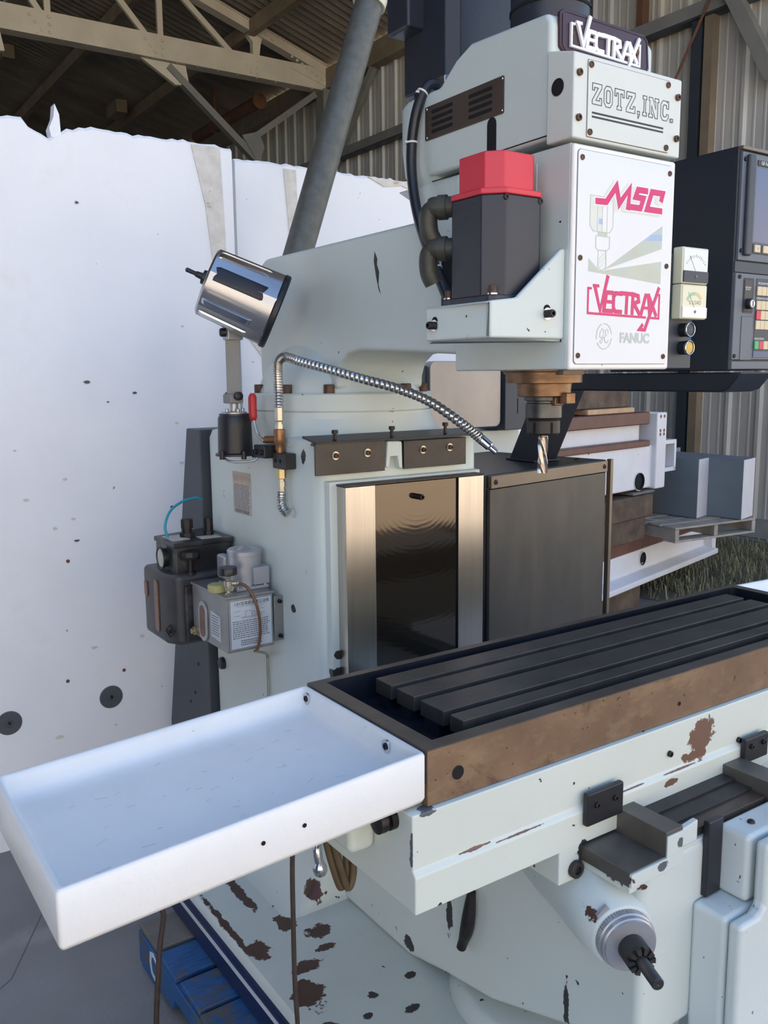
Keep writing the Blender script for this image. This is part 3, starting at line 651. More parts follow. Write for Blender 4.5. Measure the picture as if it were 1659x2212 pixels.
for x in (1.343,1.640):
    for z in (2.355,2.272): bolt((x,1.283,z), (0,-1,0), .0068, .006, ns, 'rustbolt')
dark_hole((1.3285,1.325,2.336), (-1,0,0), .0165, ns)
# outlined block lettering
def zotz():
    fr = front(1.487, 1.2808, 2.312); b = B(); Hh = .039; x = -.108; lw = .0013
    def gl(loops, wdt):
        nonlocal x
        for L in loops: b.stroke([(x+p*wdt, (q-.5)*Hh+.010) for p,q in L], lw, fr, 0, .0004, True)
        x += wdt+.0068
    Z = [[(0,1),(1,1),(1,.82),(.38,.2),(.78,.2),(.78,.34),(1,.34),(1,0),(0,0),(0,.18),(.62,.8),(.22,.8),(.22,.66),(0,.66)]]
    O = [[(.25,1),(.75,1),(1,.8),(1,.2),(.75,0),(.25,0),(0,.2),(0,.8)],[(.36,.8),(.64,.8),(.72,.72),(.72,.28),(.64,.2),(.36,.2),(.28,.28),(.28,.72)]]
    T = [[(0,1),(1,1),(1,.64),(.82,.64),(.82,.8),(.62,.8),(.62,.17),(.74,.17),(.74,0),(.26,0),(.26,.17),(.38,.17),(.38,.8),(.18,.8),(.18,.64),(0,.64)]]
    I = [[(0,1),(1,1),(1,.83),(.72,.83),(.72,.17),(1,.17),(1,0),(0,0),(0,.17),(.28,.17),(.28,.83),(0,.83)]]
    N = [[(0,1),(.36,1),(.70,.45),(.70,.83),(.6,.83),(.6,1),(1,1),(1,.83),(.9,.83),(.9,0),(.66,0),(.28,.6),(.28,.17),(.4,.17),(.4,0),(0,0),(0,.17),(.1,.17),(.1,.83),(0,.83)]]
    C = [[(.25,1),(.7,1),(.8,.93),(.8,1),(1,1),(1,.62),(.75,.62),(.7,.8),(.38,.8),(.28,.7),(.28,.3),(.38,.2),(.7,.2),(.75,.34),(1,.34),(1,.18),(.78,0),(.25,0),(0,.2),(0,.8)]]
    gl(Z,.0265); gl(O,.0245); gl(T,.028); gl(Z,.0265)
    gl([[(.1,.16),(.9,.16),(.9,-.02),(.4,-.2),(.2,-.14),(.5,0),(.1,0)]], .008); x += .002
    gl(I,.012); gl(N,.031); gl(C,.025); gl([[(0,.16),(1,.16),(1,0),(0,0)]], .008)
    obj(b, 'outlined_lettering', 'ink', pl_, smooth=False)
    for z in (-.0275,-.035): obj(B().plate([(-.108,z),(.108,z),(.108,z+.0036),(-.108,z+.0036)], fr, 0, .0004), 'underline', 'ink', pl_, smooth=False)
zotz()
npl = obj(B().plate([(-.134,.042),(-.122,.050),(.118,.047),(.132,.036),(.138,-.02),(.128,-.032),(-.118,-.034),(-.132,-.022)], front(1.487,1.354,2.446), -.002, .007), 'name_plate', 'maroon', mm, .003)
obj(B().stroke([(-.127,.038),(-.119,.044),(.116,.041),(.126,.033),(.131,-.018),(.124,-.027),(-.116,-.029),(-.126,-.02)], .0014, front(1.487,1.347,2.446), 0, .0012, True), 'plate_border', 'ink', npl)
frn = front(1.382, 1.3465, 2.428)
vx(lambda a, c, h: frn(a, c-a*.02, h), .205, .052, 'logowhite', 'raised_lettering', npl, .005, .0078)
for x in (1.388,1.582): obj(B().lathe((x,1.347,2.452), (0,-1,0), [(0,.006),(.003,.006),(.005,.003),(.004,0)], 12), 'screw', 'rustbolt', npl)
# vent plate, slots, cable hole
fv = left(1.335, 1.626, 2.365)
vt = obj(B().plate(rrect(.276,.076,.004), fv, -.002, .0022), 'vent_plate', 'brownplate', mm, .0006)
for cx in (-.073,.062):
    for k in range(4):
        obj(B().plate(rrect(.078,.0075,.0035,3,cx,.022-.0145*k), fv, .0022, .0034).plate(rrect(.074,.0045,.002,3,cx,.022-.0145*k), fv, .0034, .0036), 'louver_slot', 'holedark', vt)
for a in (-.132,.132):
    for c in (-.032,.032): obj(B().lathe(fv(a,c,.002), (-1,0,0), [(0,.004),(.002,.003),(.002,0)], 10), 'screw', 'chrome', vt)
obj(B().plate([(-.0145,-.036)]+[(.0145*math.cos(math.radians(a)), .024+.0145*math.sin(math.radians(a))) for a in range(180,-1,-20)][::1]+[(.0145,-.036)], left(1.3349,1.527,2.289), 0, .0012), 'cable_slot', 'holedark', mm, smooth=False)
obj(B().tube([(1.3345,1.357,2.2535),(1.3345,1.50,2.2525),(1.3345,1.585,2.250),(1.3345,1.625,2.236),(1.334,1.66,2.232),(1.336,1.74,2.232)], .0012, 6), 'cover_joint', 'holedark', mm)
obj(B().box(1.365,1.42,1.73,1.79,2.435,2.475), 'clamp_block', 'alu', mm, .003)
# ---- motors on top of the head
def octo(x, y, w, ch): return [(x-w+ch,y-w),(x+w-ch,y-w),(x+w,y-w+ch),(x+w,y+w-ch),(x+w-ch,y+w),(x-w+ch,y+w),(x-w,y+w-ch),(x-w,y-w+ch)]
MYC = 1.835
sm = obj(B().prism(octo(CX,MYC,.107,.026), 'z', 2.47, 3.0), 'spindle_motor', 'darkblue', mm, .004)
obj(B().prism(octo(CX,MYC,.092,.03), 'z', 2.425, 2.475), 'motor_foot', 'darkblue', sm, .004)
obj(B().box(CX-.155,CX-.10,MYC-.0,MYC+.09,2.605,2.95), 'terminal_box', 'darkblue', sm, .008)
dm = obj(B().lathe((1.49,1.512,2.47), (0,0,1), [(0,.088),(.16,.088),(.168,.090),(.34,.090),(.36,.08),(.36,0)], 36), 'drawbar_motor', 'darkblue', mm)
obj(B().lathe((1.49,1.512,2.56), (0,0,1), [(0,.0885),(0,.0905),(.006,.0905),(.006,.0885)], 36), 'band', 'holedark', dm)
obj(B().box(1.538,1.552,1.432,1.440,2.47,2.62), 'stripe', 'bronze', dm, .001)
# ---- side bracket and servo motor
bfr = [(1.137,1.848),(1.137,1.918),(1.205,1.926),(1.325,2.026),(1.335,2.026),(1.335,1.848)]
bk = obj(B().prism(bfr, 'y', 1.300, 1.312).box(1.137,1.151,1.312,1.505,1.848,1.918).box(1.151,1.335,1.312,1.505,1.848,1.9105), 'motor_bracket', 'paint', mm, .006, 3)
for c, d in (((1.137,1.472,1.879),(-1,0,0)),((1.285,1.300,1.897),(0,-1,0))):
    obj(B().lathe(c, d, [(0,.012),(.003,.012),(.003,.0085),(.003,0)], 18), 'washer', 'chrome', bk)
    bolt(Vector(c)+Vector(d)*.002, d, .008, .017, bk)
    o_ = Vector(c); obj(B().lathe(o_+Vector((0,0,.009)), d, [(0,.009),(.0014,.009),(.0014,0)], 12), 'slot', 'holedark', bk)
SXc, SYc = 1.238, 1.400
sv_ = obj(B().prism(octo(SXc,SYc,.079,.034), 'z', 1.925, 2.122), 'servo_motor', 'darkblue', mm, .003)
obj(B().prism(octo(SXc,SYc,.083,.012), 'z', 1.911, 1.932), 'motor_flange', 'darkblue', sv_, .003)
for x, y in ((SXc-.068,SYc-.068),(SXc+.068,SYc-.068),(SXc-.068,SYc+.068)):
    obj(B().lathe((x,y,1.932), (0,0,1), [(0,.011),(.003,.011)], 16), 'washer', 'chrome', sv_); bolt((x,y,1.934), (0,0,1), .0085, .016, sv_, 'rustbolt')
obj(B().prism(octo(SXc,SYc,.0815,.036), 'z', 2.122, 2.134).prism(octo(SXc,SYc,.066,.028), 'z', 2.134, 2.205), 'red_cap', 'red', sv_, .003, label='red plastic motor cap')
for k in range(3):
    a = (SXc-.05+.05*k, SYc-.081, 2.112); bolt((SXc-.045+.09*(k>0),SYc-.078,2.1155), (0,-1,0), .006, .003, sv_, 'bolt') if k < 2 else None
for z0 in (2.118, 2.036):
    c0 = Vector((1.176,1.472,z0)); dd = Vector((-.62,.78,0))
    obj(B().lathe(c0, dd, [(-.02,.021),(.006,.021),(.006,.025),(.024,.025),(.024,.022),(.036,.022),(.044,.019),(.046,0)], 20).tube([c0+dd*.03,c0+dd*.045+Vector((0,0,-.012)),c0+dd*.048+Vector((.004,0,-.045)),c0+dd*.044+Vector((.012,0,-.068))], .0195, 14), 'elbow_connector', 'connector', sv_)
bx('access_plate', 'paint', hd, 1.3335, 1.337, 1.385, 1.43, 2.135, 2.205, .0012)
bolt((1.334,1.397,2.146), (-1,0,0), .005, .004, hd)
bolt((1.334,1.402,2.045), (-1,0,0), .007, .006, hd)
hb = obj(B().tube([(1.385,1.755,2.455),(1.345,1.765,2.455),(1.318,1.775,2.40),(1.308,1.785,2.31),(1.305,1.775,2.22),(1.300,1.74,2.13),(1.295,1.69,2.05),(1.295,1.65,1.985),(1.30,1.62,1.93)], .0125, 14), 'head_cable', 'rubber', mm, label='thick black cable down the side of the head')
for c, dd in (((1.330,1.770,2.437),(.55,-.1,.85)),((1.3075,1.784,2.325),(0,.05,1)),((1.2955,1.672,2.022),(0,.5,.86))):
    obj(B().lathe(c, dd, [(-.002,.0135),(-.002,.0148),(.002,.0148),(.002,.0135)], 16).box(c[0]-.02,c[0]-.012,c[1]-.004,c[1],c[2]-.002,c[2]+.002), 'cable_tie', 'whitetie', hb)
# ---- meter panel on the right of the head
mp_ = bx('meter_panel', 'bezeldark', mm, 1.6475, 1.752, 1.305, 1.40, 1.788, 2.04, .002)
for z0, z1, fm, lowm in ((1.974,2.053,'meterface','bezeldark'),(1.897,1.973,'meterface2','logowhite')):
    mt = bx('load_meter', 'cream', mm, 1.676, 1.768, 1.280, 1.306, z0, z1, .003, label='square dial meter with '+('a black lower strip' if z1 > 2 else 'a white lower strip'))
    fr = front(1.722, 1.2795, (z0+z1)/2); Hm = (z1-z0)/2
    obj(B().plate([(-.042,-.012),(.042,-.012),(.042,Hm-.004),(-.042,Hm-.004)], fr, 0, .0006), 'dial_face', fm, mt)
    obj(B().plate([(-.043,-Hm+.003),(.043,-Hm+.003),(.043,-.012),(-.043,-.012)], fr, 0, .0030), 'lower_strip', lowm, mt)
    obj(B().lathe(fr(0,-Hm+.016,.003), (0,-1,0), [(0,.0035),(.001,.0035),(.001,0)], 12), 'zero_screw', 'inkgrey', mt)
    obj(B().stroke([(-.001,-.011),(-.022,.020)], .0008, fr, .0006, .0009), 'needle', 'ink', mt)
    if z1 > 2:
        b = B()
        for i in range(13):
            a = math.radians(145-9.2*i); r0 = .036; r1 = .041+.002*(i%3 == 0)
            b.stroke([(r0*math.cos(a),-.018+r0*math.sin(a)),(r1*math.cos(a),-.018+r1*math.sin(a))], .0008, fr, .0006, .0009, ext=False)
        obj(b, 'scale_mark', 'inkgrey', mt, smooth=False)['kind'] = 'stuff'
    else:
        arc = lambda a0, a1: [(.030*math.cos(math.radians(a)), -.012+.030*math.sin(math.radians(a))) for a in range(a0, a1, -8)]
        obj(B().stroke(arc(150,85), .0075, fr, .0006, .0008, ext=False), 'green_band', 'gband', mt); obj(B().stroke(arc(86,30), .0075, fr, .0006, .0009, ext=False), 'orange_band', 'yband', mt)
        text('% LOAD', .012, front(1.724, 1.2795, (z0+z1)/2-.002), 'inkgrey', 'dial_lettering', mt, .0008)
for z, lm in ((1.874,'bezeldark'),(1.834,'amberbtn')):
    pb = obj(B().lathe((1.716,1.306,z), (0,-1,0), [(0,.0155),(.016,.0155),(.020,.0165),(.024,.0165),(.024,.0135),(.021,.0135)], 26), 'push_button', 'black', mm, label='round push button with a chrome ring and '+('black' if lm != 'amberbtn' else 'yellow')+' face')
    obj(B().lathe((1.716,1.283,z), (0,-1,0), [(-.002,.0172),(.002,.0168),(.003,.0155),(.0025,.0142),(-.001,.0142)], 26), 'chrome_ring', 'chrome', pb)
    obj(B().lathe((1.716,1.2835,z), (0,-1,0), [(-.003,.0140),(.0008,.0138),(.0015,.012),(.0017,0)], 24), 'button_face', lm, pb)
# ---- spindle
SX, SY = 1.49, 1.512
obj(B().lathe((SX,SY,1.788), (0,0,-1), [(-.002,.098),(.004,.098),(.006,.094),(.010,.094),(.010,.088),(.030,.088),(.030,.066),(.032,.064),(.060,.062),(.062,.058),(.062,0)], 40), 'spindle_nose', 'nose', mm, ang=30)
obj(B().box(SX-.045,SX+.02,SY-.105,SY-.085,1.776,1.787), 'face_plate', 'bronze', mm, .001)
obj(B().box(SX-.004,SX+.024,SY-.078,SY-.054,1.710,1.735), 'drive_key', 'nose', mm, .002)
# ---- saddle, table
sdl = B()
sp = [(1.098,1.0595),(1.098,.962),(1.090,.952),(1.090,.885),(1.50,.885),(1.50,1.0595)]
sd_ = obj(sdl.prism(sp, 'x', .80, 2.30), 'saddle', 'paint_saddle', mm, .003)
for x0, x1 in ((1.137,1.20),(1.79,1.855)):
    obj(B().prism([(1.0905,.890),(1.0905,.818),(1.48,.818),(1.48,.890)], 'x', x0, x1), 'saddle_gib', 'paint_saddle', mm, .003)
for x, z in ((1.272,.968),(1.70,.968),(1.46,.998)):
    bolt((x,1.098,z), (0,-1,0), .0065, .007, sd_)
bolt((1.178,1.089,.842), (0,-1,0), .017, .010, sd_, 'darkiron')
for x0, x1 in ((1.195,1.297),(1.697,1.785)):
    wq = bx('way_wiper', 'black', mm, x0, x1, 1.076, 1.0895, .925 if x0 < 1.5 else .918, .992 if x0 < 1.5 else .975, .004, label='black wiper plate where the saddle meets the knee way')
    for t_ in (.25,.75): bolt((x0+(x1-x0)*t_,1.077,.965 if x0 < 1.5 else .955), (0,-1,0), .006, .006, wq)
# table body: rim with trough, slot islands
tb = B()
tx0, tx1, ty0, ty1, zt = .84, 2.276, 1.11, 1.515, ZT
body = obj(B().box(tx0,tx1,ty0,ty1,1.061,1.10), 'table', 'rusty', mm, .0015)
obj(B().box(tx0,tx1,ty0,1.141,1.10,zt).box(tx0,tx1,1.496,ty1,1.10,zt).box(tx0,.874,1.141,1.496,1.10,zt).box(2.246,tx1,1.141,1.496,1.10,zt), 'table_rim', 'rim', mm, 0)
obj(B().box(tx0+.0,tx1,1.1085,1.1105,1.0612,zt-.0015), 'table_front_edge', 'rusty', mm, .0006)
tr_ = obj(B().loft([rr_ring(.875,2.245,1.142,1.495,1.1005,.02), rr_ring(.90,2.22,1.165,1.472,1.1007,.02)]), 'trough_floor', 'trough', mm)
trw = B()
ri_ = [rr_ring(.8748,2.2452,1.1418,1.4952,z,.02,5) for z in (1.1,zt-.0002)]
k_ = len(ri_[0]); trw.add(ri_[0]+ri_[1], [(i,(i+1)%k_,k_+(i+1)%k_,k_+i) for i in range(k_)])
obj(trw, 'trough_wall', 'trough', mm)
isl = ((1.176,1.215),(1.234,1.306),(1.327,1.385),(1.404,1.460))
for y0, y1 in isl:
    obj(B().box(.972,2.165,y0,y1,1.128,1.1590), 'table_land', 'iron', mm, .0016)
obj(B().box(.972,2.165,1.182,1.454,1.10,1.104).box(.972,2.165,1.19,1.203,1.104,1.128).box(.972,2.165,1.248,1.292,1.104,1.128).box(.972,2.165,1.341,1.371,1.104,1.128).box(.972,2.165,1.418,1.446,1.104,1.128), 'slot_bed', 'trough', mm)
dark_hole((.905,1.1084,1.105), (0,-1,0), .0125, body); dark_hole((1.50,1.1084,1.094), (0,-1,0), .0045, body)
# X screw end bracket under the left of the table
xb = obj(B().prism([(1.205,.955),(1.205,1.055),(1.45,1.055),(1.45,.955)], 'x', .745, .80), 'feed_end_bracket', 'paint_saddle', mm, .014, 3)
dark_hole((.7445,1.36,.985), (-1,0,0), .016, xb); dark_hole((.7445,1.30,1.03), (-1,0,0), .012, xb)
obj(B().lathe((.80,1.155,1.035), (-1,0,0), [(0,.02),(.012,.02),(.012,.012),(.02,.012),(.02,.02),(.034,.02),(.036,.012),(.036,0)], 20), 'limit_knob', 'bolt', sd_)
# ---- knee
kp = [(.975,.50),(.975,.88),(2.06,.88),(2.06,.262),(1.72,.262),(1.56,.303),(1.40,.335),(1.18,.42)]
kn = obj(B().prism(kp, 'x', 1.24, 1.74), 'knee', 'paint_knee', mm, .018, 3)
obj(B().box(1.203,1.777,.978,2.0,.835,.8805), 'knee_ledge', 'paint_knee', mm, .003)
for x0, x1, xl0, xl1 in ((1.295,1.344,1.198,1.297),(1.637,1.70,1.70,1.79)):
    bar = obj(B().box(x0,x1,.972,2.0,.8805,.930), 'knee_way', 'waybar', mm, .0015)
    obj(B().box(xl0,xl1,.974,2.0,.852,.8812), 'way_ledge', 'waybar', mm, .0015)
    bx('way_end', 'paint_knee', mm, min(x0,xl0), max(x1,xl1), .9695, .9755, .853, .879, .001); bx('way_end', 'paint_knee', mm, x0+.002, x1-.002, .9695, .9755, .879, .922, .001)
for i, (y0, y1) in enumerate(((1.058,1.12),(1.018,1.066),(.985,1.026))):
    bx('way_cover_slat', 'darkiron' if i < 2 else 'brownplate', mm, 1.345, 1.637, y0, y1, .892-.005*i, .909-.005*i, .0015)
obj(B().prism([(1.344,.885),(1.344,.922),(1.39,.928),(1.39,.885)], 'y', .972, .985), 'knee_lip', 'paint_knee', mm, .003)
# boss for the crank, dial
AZ = math.radians(23.5); dv = Vector((-math.sin(AZ), -math.cos(AZ), -.02)).normalized(); dc = Vector((1.195,.975,.7505))
def ringd(c, r, n=28, e=1.0):
    c = Vector(c); a = dv.cross(Vector((0,0,1))).normalized(); b2 = a.cross(dv)
    return [c+a*r*math.cos(2*math.pi*i/n)+b2*r*e*math.sin(2*math.pi*i/n) for i in range(n)]
obj(B().loft([ringd(dc-dv*.36+Vector((.06,0,.03)), .17, 28, 1.0), ringd(dc-dv*.19+Vector((.03,0,.02)), .115, 28, 1.1), ringd(dc-dv*.07, .075), ringd(dc-dv*.012, .062), ringd(dc-dv*.010, .058)]), 'crank_boss', 'paint_knee', mm, ang=60)
dl = obj(B().lathe(dc-dv*.012, dv, [(0,.0555),(.016,.0555),(.018,.053),(.026,.0525),(.028,.050),(.032,.049),(.033,.022),(.033,0)], 48), 'feed_dial', 'silver', mm, ang=25)
b = B()
a_ = dv.cross(Vector((0,0,1))).normalized(); b_ = a_.cross(dv)
for i in range(60):
    t_ = 2*math.pi*i/60; rdir = a_*math.cos(t_)+b_*math.sin(t_); tdir = dv.cross(rdir)
    L = .012 if i % 5 == 0 else .007; c = dc-dv*.010+rdir*.0556
    b.add([c-tdir*.0004,c+tdir*.0004,c+tdir*.0004+dv*L,c-tdir*.0004+dv*L], [(0,1,2,3)])
obj(b, 'dial_mark', 'ink', dl, smooth=False)['kind'] = 'stuff'
hubc = dc+dv*.021
obj(B().lathe(hubc, dv, [(0,.026),(.030,.026),(.034,.024),(.034,.012),(.030,.0)], 32), 'clutch_collar', 'darkiron', dl)
for i in range(10):
    t_ = 2*math.pi*i/10; rdir = a_*math.cos(t_)+b_*math.sin(t_); tdir = dv.cross(rdir); vs = []
    for h_ in (.03,.043):
        for rr, ww in ((.014,.0028),(.0255,.0048)):
            for sg in (-1,1): vs.append(hubc+dv*h_+rdir*rr+tdir*ww*sg)
    obj(B().add(vs, [(0,1,3,2),(4,6,7,5),(0,4,5,1),(2,3,7,6),(0,2,6,4),(1,5,7,3)]), 'clutch_tooth', 'darkiron', dl, smooth=False)
obj(B().lathe(hubc, dv, [(.0,.0115),(.098,.0115),(.100,.0100),(.100,.003),(.097,0)], 24), 'crank_shaft', 'tool', dl)
obj(B().plate(rrect(.026,.011,.001), frame(dc-dv*.022+a_*.040+b_*.050, (a_*-.72+b_*.70).normalized(), (b_*.72+a_*.70).normalized(), dv), 0, .008), 'index_plate', 'silver', dl)
# ---- feed box on the knee front
fbx = obj(B().prism([(.978,.30),(.978,.757),(.90,.757),(.90,.30)], 'x', 1.387, 2.0).prism([(.978,.757),(.978,.897),(.907,.897),(.907,.757)], 'x', 1.46, 2.0), 'feed_box', 'cover', mm, .012, 3, label='stepped feed gearbox housing')
fc = obj(B().prism([(1.387,.30),(1.387,.757),(1.447,.757),(1.462,.772),(1.462,.897),(2.0,.897),(2.0,.30)], 'y', .868, .897), 'feed_box_cover', 'cover', fbx, .011, 3)
bolt((1.487,.868,.868), (0,-1,0), .007, .006, fbx, 'chrome'); obj(B().lathe((1.515,.94,.897), (0,0,1), [(0,.008),(.004,.007),(.006,.004),(.006,0)], 12), 'bolt', 'bolt', fbx)
bx('gap_shade', 'rubber', mm, 1.412, 1.458, .962, .9765, .76, .918, .003)  # black strip stands in for the dark gap beside the upper box
obj(B().prism([(1.545,.93),(1.60,.955),(1.62,.94),(1.57,.905)], 'y', .915, .917), 'torn_paper', 'label', mm, smooth=False)
# knee screw column on the base
obj(B().lathe((1.49,1.41,.25), (0,0,1), [(0,.285),(.022,.280),(.045,.262),(.050,.25),(.050,.19),(.056,.17),(.056,.0)], 56), 'screw_pedestal', 'paint_base', mm, ang=30)
# ---- lever, hoses and chrome crank under the saddle
lv = obj(B().tube([(1.218,1.44,.60),(1.222,1.46,.50),(1.225,1.485,.43)], lambda t: .010+.007*math.sin(min(1,t*1.2)*math.pi*.9), 10), 'lock_lever', 'bolt', mm, label='long black clamp lever hanging down the knee side')
lv.location.z = 0
obj(B().tube([(1.05,1.30,.89),(1.09,1.42,.80),(1.16,1.50,.77),(1.2,1.40,.80)], .0055, 8), 'oil_hose', 'rubber', mm)

# ================================================================== things on and around the machine
# ---- chip trays at the table ends
def tray(label, x_in, x_out, droop, holes):
    sgn = 1 if x_out > x_in else -1
    t = thing('chip_tray', label, 'tray', (x_in, 1.31, 1.07), 'white drip trays bolted to the table ends')
    xa, xb = min(x_in,x_out), max(x_in,x_out)
    def dz(p): return (p[0], p[1], p[2]-abs(p[0]-x_in)*droop)
    R = lambda i, z, r, n=5: [dz(q) for q in rr_ring(xa+i,xb-i,1.11+i,1.515-i,z,r,n)]
    obj(B().loft([R(.012,1.0685,.006), R(.003,1.0705,.006), R(0,1.078,.006), R(0,1.152,.006), R(.002,1.1565,.006), R(.006,1.1575,.007), R(.010,1.1555,.008), R(.0125,1.148,.012), R(.016,1.128,.016), R(.021,1.119,.018), R(.032,1.1150,.02)]), 'tray_body', 'white', t, ang=55)
    for y, z in holes:
        obj(B().lathe((x_in+sgn*.0165,y,z), (sgn,0,0), [(-.003,.012),(.001,.012),(.001,.0085),(.0005,.008)], 18), 'bolt_recess', 'chrome', t)
        bolt((x_in+sgn*.0165,y,z), (sgn,0,0), .0062, .003, t)
    return t
tl = tray('long white drip tray at the left end of the table, nearest the camera', .838, .238, .057, ((1.487,1.139),(1.205,1.139)))
rnd = random.Random(21)
for i in range(34):
    x, y = rnd.uniform(.30,.78), rnd.uniform(1.16,1.46); a_ = rnd.uniform(-.5,.5); L = rnd.uniform(.004,.02)
    z = 1.1152-(.838-x)*.057; c_, s_ = math.cos(a_)*L, math.sin(a_)*L
    obj(B().stroke([(x,y),(x+c_*.5,y+s_*.5+.001),(x+c_,y+s_)], .0011, lambda p, q, h, z=z: Vector((p,q,z+h-(x-p)*.057)), 0, .0003), 'scratch', 'foamtape' if i % 3 else 'panel', tl, smooth=False)
for x, z in ((.535,1.108),(.605,1.112)): dark_hole((x,1.1098,z-.003-.057*(.838-x)*.6), (0,-1,0), .0035, tl)
tray('white drip tray at the far right end of the table, cut by the frame edge', 2.278, 2.88, .03, ())
# ---- tool holder with end mill
th = thing('tool_holder', 'dark steel collet holder with a spiral end mill, held in the spindle above the table', 'tool', (SX, SY, 1.547))
ho = obj(B().lathe((SX,SY,1.7255), (0,0,-1), [(0,.046),(.008,.046),(.010,.040),(.014,.040),(.016,.0425),(.048,.0425),(.050,.040),(.054,.0335),(.060,.0335)], 36), 'holder_body', 'tool', th, ang=30)
obj(B().box(SX-.014,SX+.014,SY-.052,SY-.036,1.706,1.7255), 'drive_lug', 'nose', ho, .002)
nu = obj(B().lathe((SX,SY,1.6725), (0,0,-1), [(0,.037),(.003,.0395),(.031,.0395),(.037,.034),(.037,.016)], 36), 'collet_nut', 'darkiron', th, ang=30)
for k in range(6):
    a = math.radians(60*k+15); c = Vector((SX+.0392*math.cos(a),SY+.0392*math.sin(a),1.654)); u = Vector((-math.sin(a),math.cos(a),0))
    obj(B().plate(rrect(.006,.026,.0025), frame(c,u,(0,0,1),(math.cos(a),math.sin(a),0)), -.002, .0008), 'wrench_slot', 'holedark', nu)
rings = []
for j in range(41):
    z = 1.640-.0945*j/40; tw = j/40*2.6; ring = []
    sh = 1 if j > 3 else 0
    for i in range(32):
        a = 2*math.pi*i/32; ph = (a*4/(2*math.pi)) % 1
        r = .0118 if not sh else (.0122 if ph < .16 else .0098-.0042*math.sin((ph-.16)/.84*math.pi))
        ring.append((SX+r*math.cos(a+tw), SY+r*math.sin(a+tw), z))
    rings.append(ring)
obj(B().loft(rings), 'end_mill', 'mill', th, ang=24, label='shiny spiral-fluted end mill')
# ---- electrical cabinet beside the column
ca = math.radians(9.7); CM = Matrix.Translation((1.792,2.052,0)) @ Matrix.Rotation(ca, 4, 'Z')
cb_ = thing('control_cabinet', 'dark bronze-grey electrical cabinet standing right of the column under the console arm', 'cabinet', CM @ Vector((.35,.28,.266)))
def cbx(name, mt, par, *a, bev=.003, **k): return obj(B().box(*a).xf(CM), name, mt, par, bev, **k)
obj(B().prism([(0,.014),(.69,.014),(.69,.56),(.125,.56)], 'z', .266, 1.468).xf(CM), 'cabinet_body', 'black', cb_, .003)
fl = cbx('front_flange', 'bronze', cb_, .014, .676, -.002, .014, 1.426, 1.466, bev=.002)
for u in (.035,.655): obj(B().lathe(CM @ Vector((u,-.002,1.446)), CM.to_3x3() @ Vector((0,-1,0)), [(0,.0085),(.003,.0075),(.004,.004),(.002,.003),(.002,0)], 14), 'screw', 'bolt', fl)
cbx('door', 'cabinet', cb_, .010, .668, .0, .014, .30, 1.424, bev=.002)
cbx('side_trim', 'bronze', cb_, .6905, .708, -.006, .012, .30, 1.470, bev=.002)
obj(B().lathe(CM @ Vector((.62,.09,1.468)), (0,0,1), [(0,.012),(.004,.012),(.006,.008),(.006,0)], 14), 'plug', 'bolt', cb_)
# ---- console on its slanted post
co_ = thing('control_console', 'black control console with grey keypad and screen on a slanted post above the cabinet', 'console', (2.25,2.30,1.47))
obj(B().prism([(2.265,1.4735),(2.395,1.4735),(2.255,1.735),(2.13,1.735)], 'x', 2.192, 2.300), 'post', 'console', co_, .003)
obj(B().box(2.182,2.31,2.255,2.405,1.4695,1.476), 'post_foot', 'console', co_, .002)
obj(B().prism([(1.464,1.777),(1.505,1.73),(1.53,1.722),(2.34,1.722),(2.34,1.777)], 'x', 2.19, 2.345), 'arm', 'console', co_, .006)
obj(B().box(2.188,2.80,1.505,1.93,1.782,2.376), 'housing', 'console', co_, .004)
YF = 1.505
def cf(name, mt, par, x0, x1, z0, z1, d0, d1, bev=.002, **k): return bx(name, mt, par, x0, x1, YF-d1, YF+.002-d0, z0, z1, bev, **k)
cf('hood', 'bronze', co_, 2.190, 2.798, 2.366, 2.376, 0, .012)
up_ = cf('screen_unit', 'bezel', co_, 2.196, 2.79, 2.080, 2.362, 0, .008)
cf('grip_strip', 'bezeldark', up_, 2.212, 2.243, 2.092, 2.356, .008, .020, .006)
for z in (2.342,2.105): obj(B().lathe((2.206,YF-.008,z), (0,-1,0), [(0,.006),(.003,.005),(.001,0)], 12), 'screw', 'bolt', up_)
cf('screen', 'screen', up_, 2.258, 2.56, 2.131, 2.328, .006, .0085, .001)
lp = cf('title_plate', 'ink', up_, 2.263, 2.40, 2.332, 2.347, .008, .010, .001)
text('GE Fanuc', .0125, front(2.276,YF-.0105,2.3395), 'logowhite', 'plate_lettering', lp, .0004, 1, 'LEFT')
kb_ = cf('key_strip', 'bezeldark', up_, 2.256, 2.57, 2.100, 2.128, .008, .010, .001)
for i in range(7): cf('soft_key', 'key', kb_, 2.262+.041*i, 2.288+.041*i, 2.104, 2.124, .010, .014, .001)
text('<', .012, front(2.276,YF-.0142,2.114), 'ink', 'key_mark', kb_, .0003)
cf('ledge', 'bezeldark', co_, 2.190, 2.79, 2.048, 2.078, 0, .004)
lo = cf('keypad_unit', 'bezel', co_, 2.190, 2.79, 1.812, 2.046, 0, .008)
for x, z in ((2.207,2.036),(2.200,1.822)): obj(B().lathe((x,YF-.008,z), (0,-1,0), [(0,.006),(.003,.005),(.001,0)], 12), 'screw', 'bolt', lo)
sp_ = obj(B().plate(rrect(.048,.095,.006), front(2.250,YF-.008,1.987), -.001, .0012), 'switch_recess', 'ink', lo)
bx('switch_plate', 'black', sp_, 2.230, 2.262, YF-.0105, YF-.0085, 1.944, 2.03, .001)
text('PROGRAM\nPROTECT', .0055, front(2.246,YF-.0107,2.006), 'logowhite', 'switch_lettering', sp_, .0003)
